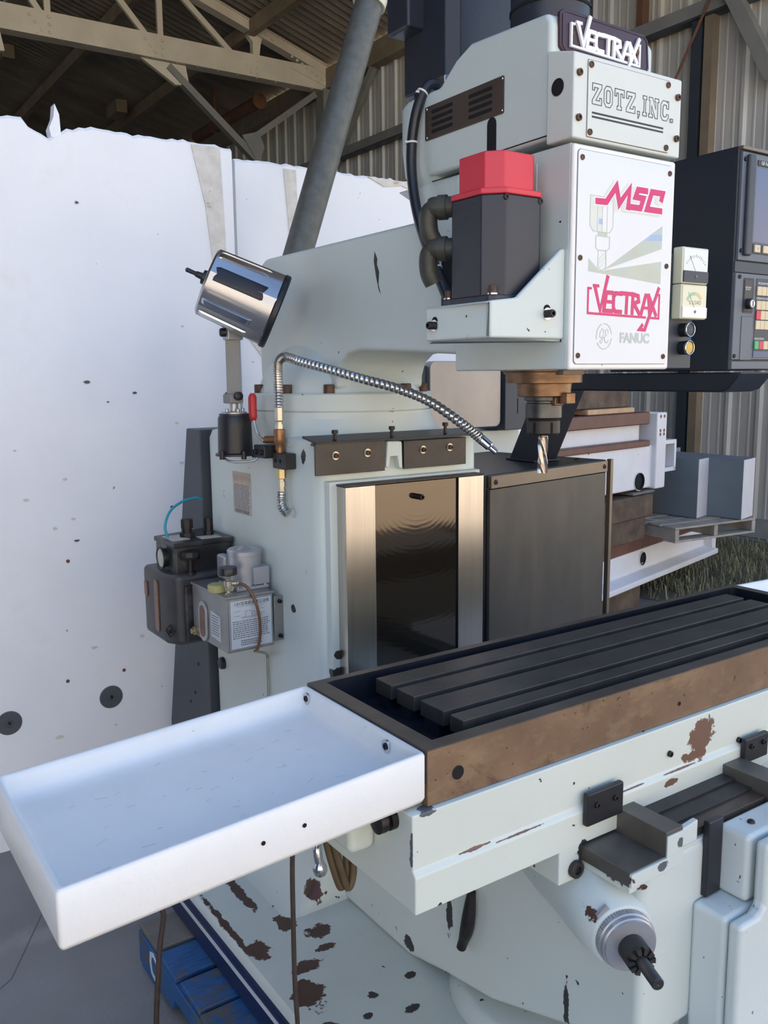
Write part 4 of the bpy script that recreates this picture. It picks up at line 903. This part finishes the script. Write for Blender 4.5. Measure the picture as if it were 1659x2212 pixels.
ks = obj(B().lathe((2.2505,YF-.009,1.9645), (0,-1,0), [(0,.0145),(.012,.0145),(.014,.013),(.014,.0105)], 24), 'key_switch', 'black', lo)
obj(B().lathe((2.2505,YF-.022,1.9645), (0,-1,0), [(0,.0105),(.002,.010),(.0025,.009),(.0025,0)], 24), 'lock_face', 'logowhite', ks)
bx('key_slot', 'ink', ks, 2.2488, 2.2522, YF-.0256, YF-.0243, 1.957, 1.972, .0003)
obj(B().plate(rrect(.052,.118,.002), front(2.2515,YF-.008,1.871), -.001, .0012), 'blank_panel', 'bezel', lo, .0004)
obj(B().stroke(rrect(.053,.119,.002), .0012, front(2.2515,YF-.008,1.871), 0, .0008, True), 'panel_joint', 'ink', lo)
kp_ = cf('keypad', 'bezeldark', lo, 2.286, 2.76, 1.818, 2.035, .0075, .0095, .001)
text('PROGRAM EDIT', .008, front(2.292,YF-.0097,2.022), 'logowhite', 'keypad_lettering', kp_, .0003, 1, 'LEFT')
text('OPERATION SELECT', .008, front(2.288,YF-.0097,1.981), 'logowhite', 'keypad_lettering', kp_, .0003, 1, 'LEFT')
text('EXECUTION', .008, front(2.289,YF-.0097,1.870), 'logowhite', 'keypad_lettering', kp_, .0003, 1, 'LEFT')
for r, z0 in enumerate((1.989,1.950,1.923,1.896)):
    for i in range(14):
        cf('keypad_key', 'keyred' if (r == 2 and i == 0) else 'key', kp_, 2.288+.0212*i, 2.308+.0212*i, z0, z0+.0245, .0095, .013, .001)
for i in range(6): cf('keypad_key', ('green','keyred','key','key','key','key')[i], kp_, 2.287+.0215*i, 2.307+.0215*i, 1.841, 1.864, .0095, .013, .001)
cf('blue_strip', 'blueprint', kp_, 2.286, 2.76, 1.818, 1.836, .0095, .010, .0005)
cf('bottom_rail', 'bezel', co_, 2.188, 2.798, 1.786, 1.808, 0, .010)
# ---- work lamp
wl_ = thing('work_lamp', 'aluminium bullet work lamp on a grey arm above a black base, left of the column', 'lamp', (1.125,2.44,1.545))
LX, LY = 1.125, 2.435
lbm = obj(B().lathe((LX,LY,1.545), (0,0,1), [(0,.060),(.006,.060),(.010,.052),(.085,.050),(.112,.049),(.120,.045),(.125,.045)], 20), 'base', 'black', wl_, ang=25)
for k in range(3):
    a = math.radians(200+70*k); obj(B().lathe((LX+.056*math.cos(a),LY+.056*math.sin(a),1.545), (0,0,1), [(-.008,.008),(.016,.008),(.016,0)], 10), 'foot_lug', 'black', wl_)
obj(B().lathe((LX,LY,1.670), (0,0,1), [(0,.038),(.004,.038),(.006,.034),(.006,.0)], 28), 'top_plate', 'silver', wl_)
for k in range(3):
    a = math.radians(190+80*k); bolt((LX+.026*math.cos(a),LY+.026*math.sin(a),1.676), (0,0,1), .006, .009, wl_, 'zinc')
obj(B().cyl((LX,LY,1.676),(LX,LY,1.715),.0125), 'stub', 'silver', wl_)
obj(B().box(LX-.024,LX+.020,LY-.026,LY+.026,1.70,1.728), 'hinge', 'steelgrey', wl_, .004)
for s_ in (-1,1): obj(B().lathe((LX,LY+s_*.027,1.722), (0,s_,0), [(0,.013),(.012,.013),(.014,.010),(.014,0)], 12), 'hinge_knob', 'black', wl_)
va = Vector((.906,-.42,0))
fr = frame((LX+.002,LY,1.72), va, (-.02,.02,1), (-.42,-.906,0))
obj(B().plate([(-.021,0),(.021,0),(.026,.175),(-.016,.175)], fr, -.012, .012), 'arm', 'steelgrey', wl_, .002)
ld = Vector((.83,-.385,-.40)).normalized(); lc = Vector((1.145,2.395,2.006))
n1 = Vector((-1.145,-2.395,-.226)); n1 = (n1-ld*n1.dot(ld)).normalized(); n2 = ld.cross(n1); n2 = n2 if n2.z > 0 else -n2
prof = [(-.113,.060),(-.110,.092),(-.104,.099),(.0,.1035),(.092,.1075)]
NS = 60; rings = []
for t_, r in prof:
    ring = []
    for i in range(NS):
        a = 2*math.pi*i/NS; k = 1+.018*(1 if (i % 10) in (3,) else 0)-.012*(1 if (i % 10) in (5,6,7) else 0)
        ring.append(lc+ld*t_+(n1*math.cos(a)+n2*math.sin(a))*r*k)
    rings.append(ring)
sh_ = obj(B().loft(rings), 'lamp_shade', 'alu', wl_, ang=20)
obj(B().lathe(lc+ld*.090, ld, [(0,.1075),(.004,.111),(.016,.111),(.020,.107),(.020,.095),(.008,.09),(.004,0)], 48), 'rim', 'black', wl_, ang=30)
def strip(a0, a1, t0, t1, mt, nm, off):
    R0 = []
    for t_, o_ in ((t0,0),(t0+.012,off),(t1-.012,off),(t1,0)):
        R0.append([lc+ld*t_+(n1*math.cos(math.radians(a))+n2*math.sin(math.radians(a)))*(.1035+.04*t_+o_*(1 if a0 < a < a1 else 0)-.002) for a in [a0+(a1-a0)*i/8 for i in range(9)]])
    b = B(); vs = [p for r in R0 for p in r]
    b.add(vs, [(j*9+i,j*9+i+1,(j+1)*9+i+1,(j+1)*9+i) for j in range(3) for i in range(8)]); return obj(b, nm, mt, sh_)
strip(4, 32, -.095, .062, 'black', 'vent_recess', .004); strip(48, 60, -.10, .05, 'chrome', 'rib', .007); strip(-38, -27, -.10, .05, 'chrome', 'rib', .007); strip(-66, -54, -.10, .05, 'chrome', 'rib', .007); strip(-16, -10, -.10, .07, 'alu', 'rib', .004); strip(66, 74, -.10, .06, 'alu', 'rib', .005)
bk_ = lc-ld*.113+n2*.008
obj(B().lathe(bk_, -ld, [(0,.022),(.012,.020),(.014,.010),(.03,.0085),(.034,.006),(.060,.0065),(.064,0)], 14), 'toggle_switch', 'black', wl_)
yk = lc-Vector((0,0,.098)); obj(B().box(LX-.02,LX+.028,LY-.02,LY+.02,1.885,1.925), 'yoke', 'silver', wl_, .003)
obj(B().lathe((LX-.012,LY,1.907), (-.42*0-1,0.3,0), [(0,.013),(.02,.013),(.024,.009),(.024,0)], 12), 'yoke_knob', 'black', wl_)
obj(B().tube([(LX-.04,LY+.02,1.545),(LX-.02,LY-.01,1.528),(LX+.03,LY-.05,1.53),(LX+.05,LY-.06,1.545)], .004, 8), 'lamp_wire', 'silver', wl_)
obj(B().box(1.14,1.2025,2.277,2.345,1.545,1.582), 'mounting_bracket', 'black', wl_, .004)
for y in (2.293,2.325): bolt((1.139,y,1.562), (-1,0,0), .008, .008, wl_)
# ---- coolant valve and flexible hose
hv = thing('coolant_hose', 'flexible steel coolant hose with brass valve and red lever on the column side', 'hose', (1.185,2.262,1.54))
bkx = obj(B().box(1.165,1.2025,2.20,2.275,1.517,1.562), 'manifold_block', 'darkiron', hv, .003)
for y in (2.225,2.255): dark_hole((1.1648,y,1.54), (-1,0,0), .006, bkx)
VX, VY = 1.182, 2.258
obj(B().lathe((VX,VY,1.562), (0,0,1), [(0,.012),(.008,.012),(.008,.0145),(.024,.0145),(.030,.018),(.044,.018),(.044,.015),(.052,.015),(.052,.017),(.066,.017),(.068,.012),(.068,0)], 16), 'ball_valve', 'brass', hv, ang=30)
obj(B().cyl((VX,VY,1.600),(VX-.022,VY+.045,1.598),.011), 'valve_stem', 'brass', hv)
lvv = obj(B().tube([(VX-.024,VY+.05,1.592),(VX-.026,VY+.085,1.610),(VX-.027,VY+.105,1.640),(VX-.027,VY+.112,1.66)], .005, 8), 'lever', 'zinc', hv)
obj(B().tube([(VX-.027,VY+.112,1.648),(VX-.027,VY+.114,1.69),(VX-.027,VY+.112,1.730)], lambda t: .0125*(1-.5*max(0,abs(t-.5)-.38)/.12), 12), 'red_grip', 'redgrip', lvv, label='red lever grip')
obj(B().lathe((VX-.018,VY+.05,1.596), (-.4,.9,0), [(0,.008),(.012,.008),(.012,0)], 6), 'lever_nut', 'zinc', lvv, ang=20)
obj(B().lathe((VX,VY,1.630), (0,0,1), [(0,.013),(.014,.013),(.014,.010),(.02,.010),(.024,.0125),(.062,.0125),(.064,.010)], 6), 'hose_ferrule', 'zinc', hv, ang=20)
hp = [(VX,VY,1.69),(VX,VY,1.75),(VX,VY,1.80),(VX+.003,VY-.003,1.822),(VX+.018,VY-.016,1.832),(1.225,2.203,1.819),(1.272,2.132,1.797),(1.328,2.05,1.770),(1.395,1.97,1.742),(1.452,1.9,1.706),(1.507,1.83,1.647),(1.540,1.79,1.606)]
obj(B().tube(hp, .0115, 14, res=22, rip=.2), 'flexible_hose', 'hosemetal', hv, ang=40)
nd = Vector((.022,-.025,-.028)).normalized(); n0 = Vector(hp[-1])
obj(B().lathe(n0, nd, [(-.006,.013),(.026,.0125),(.030,.0085),(.050,.0075),(.052,.005),(.052,0)], 14), 'nozzle', 'chrome', hv, ang=30)
obj(B().lathe((VX+.003,2.262,1.517), (0,0,-1), [(0,.011),(.004,.011),(.004,.0145),(.030,.0145),(.032,.010)], 6), 'upper_nut', 'brassy', hv, ang=20)
obj(B().lathe((VX+.003,2.262,1.485), (0,0,-1), [(0,.010),(.006,.010),(.006,.013),(.022,.013),(.022,.010),(.028,.010),(.028,.012),(.042,.0115)], 6), 'lower_nut', 'zinc', hv, ang=20)
obj(B().tube([(VX+.003,2.262,1.448),(VX+.001,2.260,1.425),(VX-.002,2.250,1.405),(VX+.002,2.240,1.392),(VX+.007,2.233,1.388)], .0115, 14, res=8, rip=.22), 'lower_hose', 'hosemetal', hv, ang=40)
# ---- oil pumps on the column side
tk = thing('oil_pump', 'dull silver box lubricator with printed label, silver motor and yellowed cap', 'pump', (1.10,2.45,.975))
obj(B().box(1.02,1.172,2.31,2.565,.977,1.143), 'tank', 'tank', tk, .004)
ld_ = obj(B().box(1.016,1.176,2.306,2.569,1.139,1.147), 'tank_lid', 'tank', tk, .002)
bx('mounting_flange', 'tank', tk, 1.172, 1.2025, 2.305, 2.312, .99, 1.128, .002)
for z in (1.005,1.112): bolt((1.190,2.305,z), (0,-1,0), .0065, .008, tk)
fr = front(1.098, 2.3095, 1.060)
lab = obj(B().plate(rrect(.138,.150,.002), fr, 0, .0010), 'front_label', 'label', tk)
obj(B().stroke(rrect(.134,.146,.001), .0012, fr, .001, .0014, True), 'label_border', 'ink', lab)
text('CEV型電動連續注油機', .0125, front(1.101,2.3095,1.1215), 'ink', 'label_heading', lab, .0014, .92)
b = B(); rnd = random.Random(2)
b.stroke([(-.045,.054),(.052,.054)], .0008, fr, .001, .0014)
for q in ([(-.018,.022),(-.018,.038),(.0,.038),(.004,.022)],[(.004,.022),(.004,.034),(.012,.034),(.012,.022)],[(-.03,.018),(.035,.018),(.035,.021),(-.03,.021)],[(.018,.022),(.018,.045),(.04,.049)]): b.stroke(q, .0008, fr, .001, .0014)
b.stroke(oval(.012,.012,14,.024,.027), .0008, fr, .001, .0014, True)
for i in range(4): b.stroke([(-.055+.075*(i%2),.026+.014*(i//2)),(-.035+.078*(i%2),.026+.014*(i//2))], .0008, fr, .001, .0014)
for i in range(9):
    z = .008-.0062*i; x = -.06
    while x < .052:
        L = rnd.uniform(.003,.009); b.plate([(x,z),(x+L,z),(x+L,z+.0026),(x,z+.0026)], fr, .001, .0014); x += L+.0022
for i in range(3):
    z = -.052-.0062*i; x = -.035
    while x < .03:
        L = rnd.uniform(.003,.006); b.plate([(x,z),(x+L,z),(x+L,z+.0034),(x,z+.0034)], fr, .001, .0014); x += L+.0016
obj(b, 'label_print', 'inkgrey', lab, smooth=False)['kind'] = 'stuff'
sg = obj(B().plate(rrect(.062,.125,.030,6), left(1.02,2.477,1.040), 0, .006), 'sight_glass_frame', 'silver', tk, .002)
obj(B().plate(rrect(.036,.098,.017,6), left(1.02,2.477,1.040), .006, .0072), 'sight_glass', 'amber', sg)
sl_ = obj(B().plate([(-.03,-.04),(.036,-.045),(.036,.032),(.02,.034),(-.03,.040),(-.034,0)], left(1.02,2.392,1.046), 0, .0012), 'side_label', 'label', tk)
b = B(); fr = left(1.02,2.392,1.046)
for i in range(8): b.plate([(-.024,.026-.008*i),(.03-.004*(i%3),.026-.008*i),(.03-.004*(i%3),.0285-.008*i),(-.024,.0285-.008*i)], fr, .0012, .0016)
obj(b, 'label_print', 'inkgrey', sl_, smooth=False)['kind'] = 'stuff'
bx('motor_flange', 'silver', tk, 1.075, 1.180, 2.350, 2.485, 1.147, 1.157, .002)
for x, y in ((1.083,2.36),(1.172,2.36),(1.172,2.475)): bolt((x,y,1.157), (0,0,1), .006, .006, tk, 'chrome')
mo_ = obj(B().lathe((1.137,2.425,1.157), (0,0,1), [(0,.051),(.086,.051),(.087,.053),(.100,.053),(.104,.048),(.104,.030),(.100,.028),(.104,.020),(.110,.012),(.112,0)], 36), 'pump_motor', 'silver', tk, ang=30)
bx('terminal_cover', 'silver', mo_, 1.135, 1.187, 2.358, 2.40, 1.158, 1.212, .002)
bx('capacitor', 'silver', mo_, 1.085, 1.115, 2.46, 2.52, 1.16, 1.235, .008)
obj(B().lathe((1.034,2.40,1.147), (0,0,1), [(0,.027),(.006,.027),(.006,.029),(.018,.029),(.021,.026),(.021,0)], 28), 'filler_cap', 'yellowcap', tk)
gv = obj(B().lathe((1.045,2.345,1.147), (0,0,1), [(0,.012),(.004,.007),(.012,.007),(.014,.010),(.022,.010),(.024,.013),(.040,.013),(.042,.007),(.048,.007),(.052,.009),(.060,.009)], 16), 'relief_valve', 'zinc', tk, ang=30)
obj(B().lathe((1.045,2.345,1.205), (0,0,1), [(0,.024),(.002,.0275),(.020,.0275),(.023,.026),(.023,0)], 30), 'valve_knob', 'rubber', gv)
obj(B().lathe((1.045,2.335,1.168), (0,-1,0), [(0,.008),(.012,.008),(.012,.0035),(.006,0)], 12), 'outlet_port', 'zinc', gv)
obj(B().lathe((1.05,2.34,1.178), (1,-.3,0), [(0,.007),(.016,.007),(.018,.005),(.024,.005)], 8), 'tube_nut', 'brassy', gv)
obj(B().tube([(1.072,2.333,1.178),(1.088,2.315,1.170),(1.103,2.295,1.135),(1.113,2.288,1.085),(1.117,2.290,1.035),(1.112,2.298,.985),(1.103,2.305,.970)], .0045, 10), 'oil_tube', 'amber', tk)
obj(B().lathe((1.02,2.54,.995), (-1,0,0), [(0,.014),(.010,.014),(.010,.009),(.018,.009),(.018,0)], 10), 'drain_plug', 'brassy', tk)
obj(B().tube([(1.103,2.30,.972),(1.125,2.318,.962),(1.165,2.36,.94),(1.193,2.405,.915),(1.1965,2.41,.88),(1.1965,2.41,.70),(1.1965,2.41,.55)], .004, 8), 'outlet_line', 'zinc', tk)
bp2 = thing('hand_oiler', 'grimy black oil pump with round gauge and grey lower tank, behind the silver lubricator', 'pump', (1.09,2.70,.94))
obj(B().prism([(.99,2.62),(1.19,2.625),(1.19,2.845),(.99,2.79)], 'z', 1.150, 1.250), 'pump_body', 'pumpblack', bp2, .008, 3)
obj(B().prism([(.986,2.615),(1.195,2.62),(1.195,2.847),(.986,2.795)], 'z', 1.246, 1.262), 'pump_lid', 'pumpblack', bp2, .004)
for (x0,x1,y0,y1) in ((1.0,1.06,2.66,2.76),(1.09,1.16,2.64,2.69)): bx('name_tag', 'labelaged', bp2, x0, x1, y0, y1, 1.262, 1.2635, .0004)
for x, y, r, h_ in ((1.07,2.71,.026,.030),(1.14,2.70,.018,.030)):
    obj(B().lathe((x,y,1.262), (0,0,1), [(0,r),(h_*.5,r),(h_*.5,r*.62),(h_,r*.62),(h_,r*.8),(h_*1.9,r*.8),(h_*2,r*.6),(h_*2,0)], 8), 'fitting', 'bolt', bp2, ang=25)
gg = obj(B().lathe((.99,2.70,1.205), (-1,0,0), [(0,.030),(.012,.030),(.014,.036),(.020,.036),(.020,.031),(.016,.030)], 28), 'gauge', 'black', bp2)
obj(B().lathe((.974,2.70,1.205), (-1,0,0), [(0,.030),(.002,.030),(.003,.027),(.003,0)], 24), 'gauge_face', 'glass', gg)
obj(B().prism([(.955,2.64),(.985,2.59),(1.19,2.592),(1.19,2.845),(.955,2.83)], 'z', .935, 1.165), 'lower_tank', 'resin', bp2, .018, 4)
bx('tank_front', 'pumpblack', bp2, 1.002, 1.18, 2.580, 2.60, .945, 1.13, .008)
obj(B().plate(rrect(.034,.170,.012), left(.9545,2.70,1.05), 0, .004), 'level_window', 'amber', bp2)
obj(B().plate(rrect(.026,.05,.008), left(.9545,2.795,1.09), 0, .004), 'level_window', 'amber', bp2)
frm = frame((.963,2.614,.985), Vector((.03,-.05,0)).normalized(), (0,0,1), Vector((-.05,-.03,0)).normalized())
obj(B().stroke([(0,.02),(.017,0),(0,-.02),(-.017,0)], .002, frm, 0, .004, True).stroke([(-.008,.002),(-.002,-.008),(0,.006),(.004,-.006),(.009,.003)], .0018, frm, 0, .004), 'diamond_mark', 'ink', bp2)
b0 = obj(B().lathe((1.035,2.605,1.160), (0,0,1), [(0,.016),(.01,.016),(.01,.009),(.05,.009),(.05,.028),(.06,.032),(.075,.030),(.078,0)], 10), 'lever_knob', 'bolt', bp2, ang=25)
obj(B().tube([(1.01,2.73,1.262),(1.005,2.735,1.30),(1.03,2.75,1.345),(1.09,2.79,1.368),(1.15,2.82,1.372),(1.178,2.835,1.362)], .0045, 10), 'teal_tube', 'teal', bp2, label='bright teal air tube')
# ---- cords, hoses, crank below the table
c1 = tag(obj(B().tube([(.85,1.55,.90),(.76,1.75,.84),(.69,1.95,.68),(.675,2.0,.50),(.682,2.0,.44),(.668,2.0,.36),(.66,2.0,.28),(.649,2.0,.15),(.645,1.98,.03),(.62,1.85,.0085),(.58,1.6,.0085),(.50,1.3,.0085)], .007, 10), 'power_cord', 'cord'), 'brown power cord hanging left of the blue pallet under the tray', 'cord')
c2 = tag(obj(B().tube([(.86,1.535,.90),(.845,1.58,.82),(.841,1.6,.748),(.838,1.6,.585),(.838,1.6,.437),(.842,1.6,.33),(.845,1.595,.20),(.84,1.55,.152),(.82,1.45,.146)], .0055, 10), 'power_cord', 'cord'), 'thin brown cord hanging in front of the striped machine base', 'cord')
hz = thing('oil_hose_bundle', 'olive brown hoses looped down under the left of the table', 'hose', (1.03,1.74,.52))
for dx, dy, mt_ in ((0,0,'amber2'),(.014,-.012,'amber2')):
    obj(B().tube([(.985+dx,1.70+dy,.90),(1.0+dx,1.74+dy,.72),(1.02+dx,1.75+dy,.62),(1.045+dx,1.75+dy,.53),(1.056+dx,1.75+dy,.512),(1.068+dx,1.75+dy,.54),(1.073+dx,1.75+dy,.62),(1.09+dx,1.74+dy,.80),(1.10+dx,1.70+dy,.92)], .0095, 10), 'hose', 'hoseolive', hz)
ck = thing('crank_handle', 'small chrome crank handle with a ball knob under the table', 'handle', (1.06,2.03,.45))
obj(B().cyl((1.19,2.08,.487),(1.13,2.00,.487),.013), 'spindle', 'chrome', ck)
obj(B().tube([(1.155,2.03,.487),(1.13,2.00,.485),(1.125,1.99,.46),(1.128,1.985,.43)], .013, 12), 'arm', 'chrome', ck)
obj(B().lathe((1.128,1.985,.44), (0,0,-1), [(-.01,.008),(0,.014),(.01,.019),(.022,.021),(.034,.017),(.041,.008),(.043,0)], 20), 'ball_knob', 'chrome', ck)
# ---- blue pallet under the machine
pa = thing('pallet', 'blue painted wooden pallet under the machine base, white C on its end', 'pallet', (1.4,1.5,0))
def plank(name, mt, par, x0,x1,y0,y1,z0,z1, seed):
    r = random.Random(seed); j = lambda: r.uniform(-.003,.003)
    b = B().box(x0+j(),x1+j(),y0+j(),y1+j(),z0,z1+j()*.3); return obj(b, name, mt, par, .0035)
yy = 2.455; k = 0
while yy > .75:
    wd = .135 if k % 3 else .15
    plank('deck_board', 'bluewood' if k else 'oldwood', pa, .760, 2.25, yy-wd, yy, .122, .140, k); yy -= wd+.018; k += 1
for x in (.757, 1.47, 2.20):
    st_ = obj(B().prism([(2.455,.018),(2.455,.121),(.75,.121),(.75,.018),(1.15,.018),(1.17,.06),(1.40,.06),(1.42,.018),(1.98,.018),(2.0,.065),(2.17,.065),(2.19,.018)], 'x', x, x+.045), 'stringer', 'bluewood', pa, .003)
    if x < 1: obj(B().stroke([(-.022,.025),(-.045,.038),(-.068,.03),(-.075,.0),(-.066,-.028),(-.045,-.036),(-.026,-.022)], .014, left(.757,2.28,.072), 0, .0008), 'painted_letter', 'whiteline', st_, smooth=False)
for y0 in (2.33,1.72,1.2,.76): plank('bottom_board', 'bluewood', pa, .760, 2.25, y0, y0+.12, .0, .018, int(y0*100))
# ================================================================== stack of castings in the background
SM = Matrix.Rotation(math.radians(10), 4, 'Z')
def sb(*a): return B().box(*a).xf(SM)
VS = 3.3
def zz(z24): return 1.78-(1.78-z24)*VS/2.4       # measured at v = 2.4
def uu(u24): return u24*VS/2.4
lc_ = thing('machine_casting', 'long white bed casting with a red-brown way, lowest in the stack', 'casting', SM @ Vector((6.5,3.6,.2)), 'white machine castings stacked on timbers')
SK = Matrix.Translation((0,0,0))
def skew(b, u0=5.5, k=-.060): return b   # level
low = B().prism([(VS,.02),(VS,.27),(VS+.10,.40),(VS+.10,.44),(VS+.9,.44),(VS+.9,.02)], 'x', 5.0, 7.55).xf(SM)
MLOW = Matrix.Rotation(math.radians(4.0), 4, 'Z')
def lo_(b):
    # turned a little further than the rest of the stack
    c = SM @ Vector((5.52,VS,0)); return b.xf(Matrix.Translation(c) @ Matrix.Rotation(math.radians(4.5),4,'Z') @ Matrix.Translation(-c))
obj(lo_(B().prism([(VS-.06,.20),(VS-.06,.245),(VS+.05,.27),(VS+.055,.43),(VS+.9,.43),(VS+.9,.20)], 'x', 4.9, 7.42).xf(SM)), 'bed', 'casting', lc_, .012)
obj(lo_(sb(7.36,7.44,VS-.03,VS+.5,.20,.42)), 'end_flange', 'casting', lc_, .015)
obj(lo_(sb(4.9,7.75,VS+.05,VS+.30,.43,.53)), 'way', 'primer', lc_, .01)
hl = lo_(B().lathe((6.12,VS+.0525,.352), (0,-1,0), [(0,.052),(.010,.052),(.010,.044),(.001,.042),(.001,0)], 26).xf(SM)); obj(hl, 'cast_hole', 'holedark', lc_)
obj(lo_(B().lathe((6.12,VS+.0525,.352), (0,-1,0), [(0,.060),(.008,.060),(.008,.052),(0,.050)], 26).xf(SM)), 'hole_rim', 'casting', lc_)
uc = thing('machine_casting', 'upper white casting with rust runs, two red-brown ways and a square bracket', 'casting', SM @ Vector((5.6,3.6,.95)), 'white machine castings stacked on timbers')
zb, zt_ = zz(1.135), zz(1.562); zr1, zr2 = zz(1.506), zz(1.408)
obj(sb(4.2,6.04,VS,VS+.7,.925,1.245), 'body', 'casting', uc, .015)
obj(sb(4.2,5.94,VS+.06,VS+.6,1.245,1.46), 'web', 'casting', uc, .01)
obj(sb(4.2,5.96,VS-.02,VS+.55,1.240,1.285), 'way', 'primer', uc, .008); obj(sb(4.2,5.98,VS+.0,VS+.55,1.400,1.492), 'way', 'primer', uc, .01)
ef = obj(sb(6.02,6.165,VS-.04,VS+.6,.915,1.485), 'end_plate', 'casting', uc, .012)
for u in (6.065,6.12):
    for z in (1.455,1.35,1.322): obj(B().lathe((u,VS-.04,z), (0,-1,0), [(0,.013),(.001,.013),(.001,0)], 12).xf(SM), 'bolt_hole', 'ruststeel', ef)
obj(B().lathe((uu(4.25),VS,zz(1.203)), (0,-1,0), [(0,.064),(.014,.064),(.014,.055),(.001,.053),(.001,0)], 28).xf(SM), 'cast_hole', 'holedark', uc)
obj(B().lathe((uu(4.25),VS,zz(1.203)), (0,-1,0), [(0,.070),(.006,.070),(.006,.062),(0,.060)], 28).xf(SM), 'hole_rim', 'casting', uc)
fb_ = B()
for a in ((6.165,6.36,1.03,1.06),(6.165,6.36,1.24,1.27),(6.165,6.185,1.03,1.27),(6.33,6.36,1.03,1.27)): fb_.box(a[0],a[1],VS-.02,VS+.10,a[2],a[3])
obj(fb_.xf(SM), 'square_bracket', 'casting', uc, .004)
# timbers
def timber(label, u0, u1, v0, v1, z0, z1, mt='timber'):
    t = tag(obj(sb(u0,u1,v0,v1,z0,z1), 'timber', mt, None, .012, 2), label, 'timber', 'timbers between the stacked castings'); return t
timber('short dark timber under the upper casting, top of the pair', 4.6, 6.02, VS-.03, VS+.22, .715, .884)
timber('rounder split-ended timber resting on the lower red-brown way', 4.5, 5.97, VS-.0, VS+.22, .538, .712)
timber('thin pale packing board just under the upper casting', 5.75, 6.06, VS-.02, VS+.2, .886, .910, 'oldwood')
timber('dark timber block on the ground under the lower casting', 4.9, 6.02, VS+.05, VS+.35, .0, .198)
timber('thick dark timber on top of the upper casting', 4.4, 5.72, VS+.02, VS+.3, 1.535, 1.70)
timber('pale fresh-cut board on the upper red-brown way', 5.15, 5.76, VS+.0, VS+.3, 1.494, 1.533, 'freshwood')
# small pallet with folded sheet metal, resting on the lower way
PM = Matrix.Translation((5.35,4.05,0)) @ Matrix.Rotation(math.radians(-5.5), 4, 'Z')
wp_ = thing('pallet', 'small weathered grey pallet under the folded sheet-metal cover by the wall', 'pallet', PM @ Vector((.43,.5,.535)))
def pb_(*a): return B().box(*a).xf(PM)
for i in range(6): obj(pb_(0,.87,.155*i,.155*i+.12,.634+.002*(i%2),.650+.002*(i%2)), 'deck_board', 'palewood', wp_, .003)
for u in (0,.41,.83): obj(pb_(u,u+.04,0,.92,.553,.633), 'stringer', 'palewood', wp_, .003)
for v in (0,.40,.80): obj(pb_(0,.87,v,v+.12,.535,.552), 'bottom_board', 'palewood', wp_, .003)
gc = thing('sheet_metal_cover', 'blue-grey folded sheet-metal cover standing on the small pallet', 'cover', (6.05,4.3,.654))
obj(B().prism([(5.78,4.75),(5.81,4.21),(6.0,4.26),(6.02,3.965),(6.27,4.035),(6.27,4.75)], 'z', .654, 1.115), 'folded_body', 'greybox', gc, .004)
obj(B().prism([(5.8105,4.207),(6.001,4.257),(6.0,4.261),(5.8095,4.211)], 'z', .656, 1.113), 'lit_face', 'greyboxlit', gc, .001)  # pale slabs paint the light on the forward-facing folds
obj(B().prism([(6.0205,3.962),(6.271,4.032),(6.27,4.036),(6.0195,3.966)], 'z', .656, 1.113), 'lit_face', 'greyboxlit', gc, .001)
obj(B().box(5.78,6.27,4.73,4.752,1.115,1.15), 'top_flange', 'greybox', gc, .002)
# boxes behind the column
b1 = thing('steel_box', 'dull stainless enclosure with rounded corner standing behind the column', 'enclosure', (2.48,3.15,0))
fr = front(2.49, 3.0, 1.69)
obj(B().plate(rrect(.40,.29,.03,6), fr, -.05, 0), 'enclosure', 'stainless', b1, .004)
obj(B().box(2.22,2.29,3.02,3.3,.55,1.816), 'side_panel', 'boxdark', b1, .004)
obj(B().box(2.2,2.29,3.03,3.34,0.0,.549), 'stand', 'boxdark', b1, .004)
obj(B().box(2.295,2.86,3.06,3.3,.0,1.523), 'lower_panel', 'paint', b1, .004)
b2 = thing('switch_box', 'dark grey switch box with a round knockout, right of the stainless enclosure', 'enclosure', (2.78,3.1,1.5))
obj(B().box(2.703,2.86,2.985,3.2,1.527,1.80), 'box', 'boxdark', b2, .004)
obj(B().lathe((2.735,2.99,1.57), (0,-1,0), [(0,.026),(.003,.026),(.004,.022),(.002,.021),(.002,0)], 26), 'knockout', 'bezel', b2)
obj(B().box(2.775,2.782,2.985,2.99,1.60,1.67), 'hinge', 'bezel', b2, .001)
# grass by the wall
soil = obj(sb(6.25,9.2,1.5,8.0,0,.012), 'trim_2', 'soil', None, .004); soil['kind'] = 'structure'
g = B(); rnd = random.Random(5)
for i in range(5200):
    u = rnd.uniform(6.2,8.9); v = rnd.uniform(2.3,5.0)
    if u < 6.45 and rnd.random() < .6: continue
    p = SM @ Vector((u,v,.01))
    if p.x > XW-.4: continue
    a = rnd.uniform(0,6.28); h_ = rnd.uniform(.04,.15); w_ = rnd.uniform(.003,.007); ln = rnd.uniform(.02,.12); t_ = Vector((math.cos(a),math.sin(a),0)); s_ = Vector((-t_.y,t_.x,0))*w_
    g.add([p-s_,p+s_,p+t_*ln*.4+Vector((0,0,h_*.7))+s_*.7,p+t_*ln*.4+Vector((0,0,h_*.7))-s_*.7,p+t_*ln+Vector((0,0,h_*.8))], [(0,1,2,3),(3,2,4)])
go = obj(g, 'grass', 'grass', smooth=False); tag(go, 'dry unmown grass between the castings and the wall', 'grass', kind='stuff')
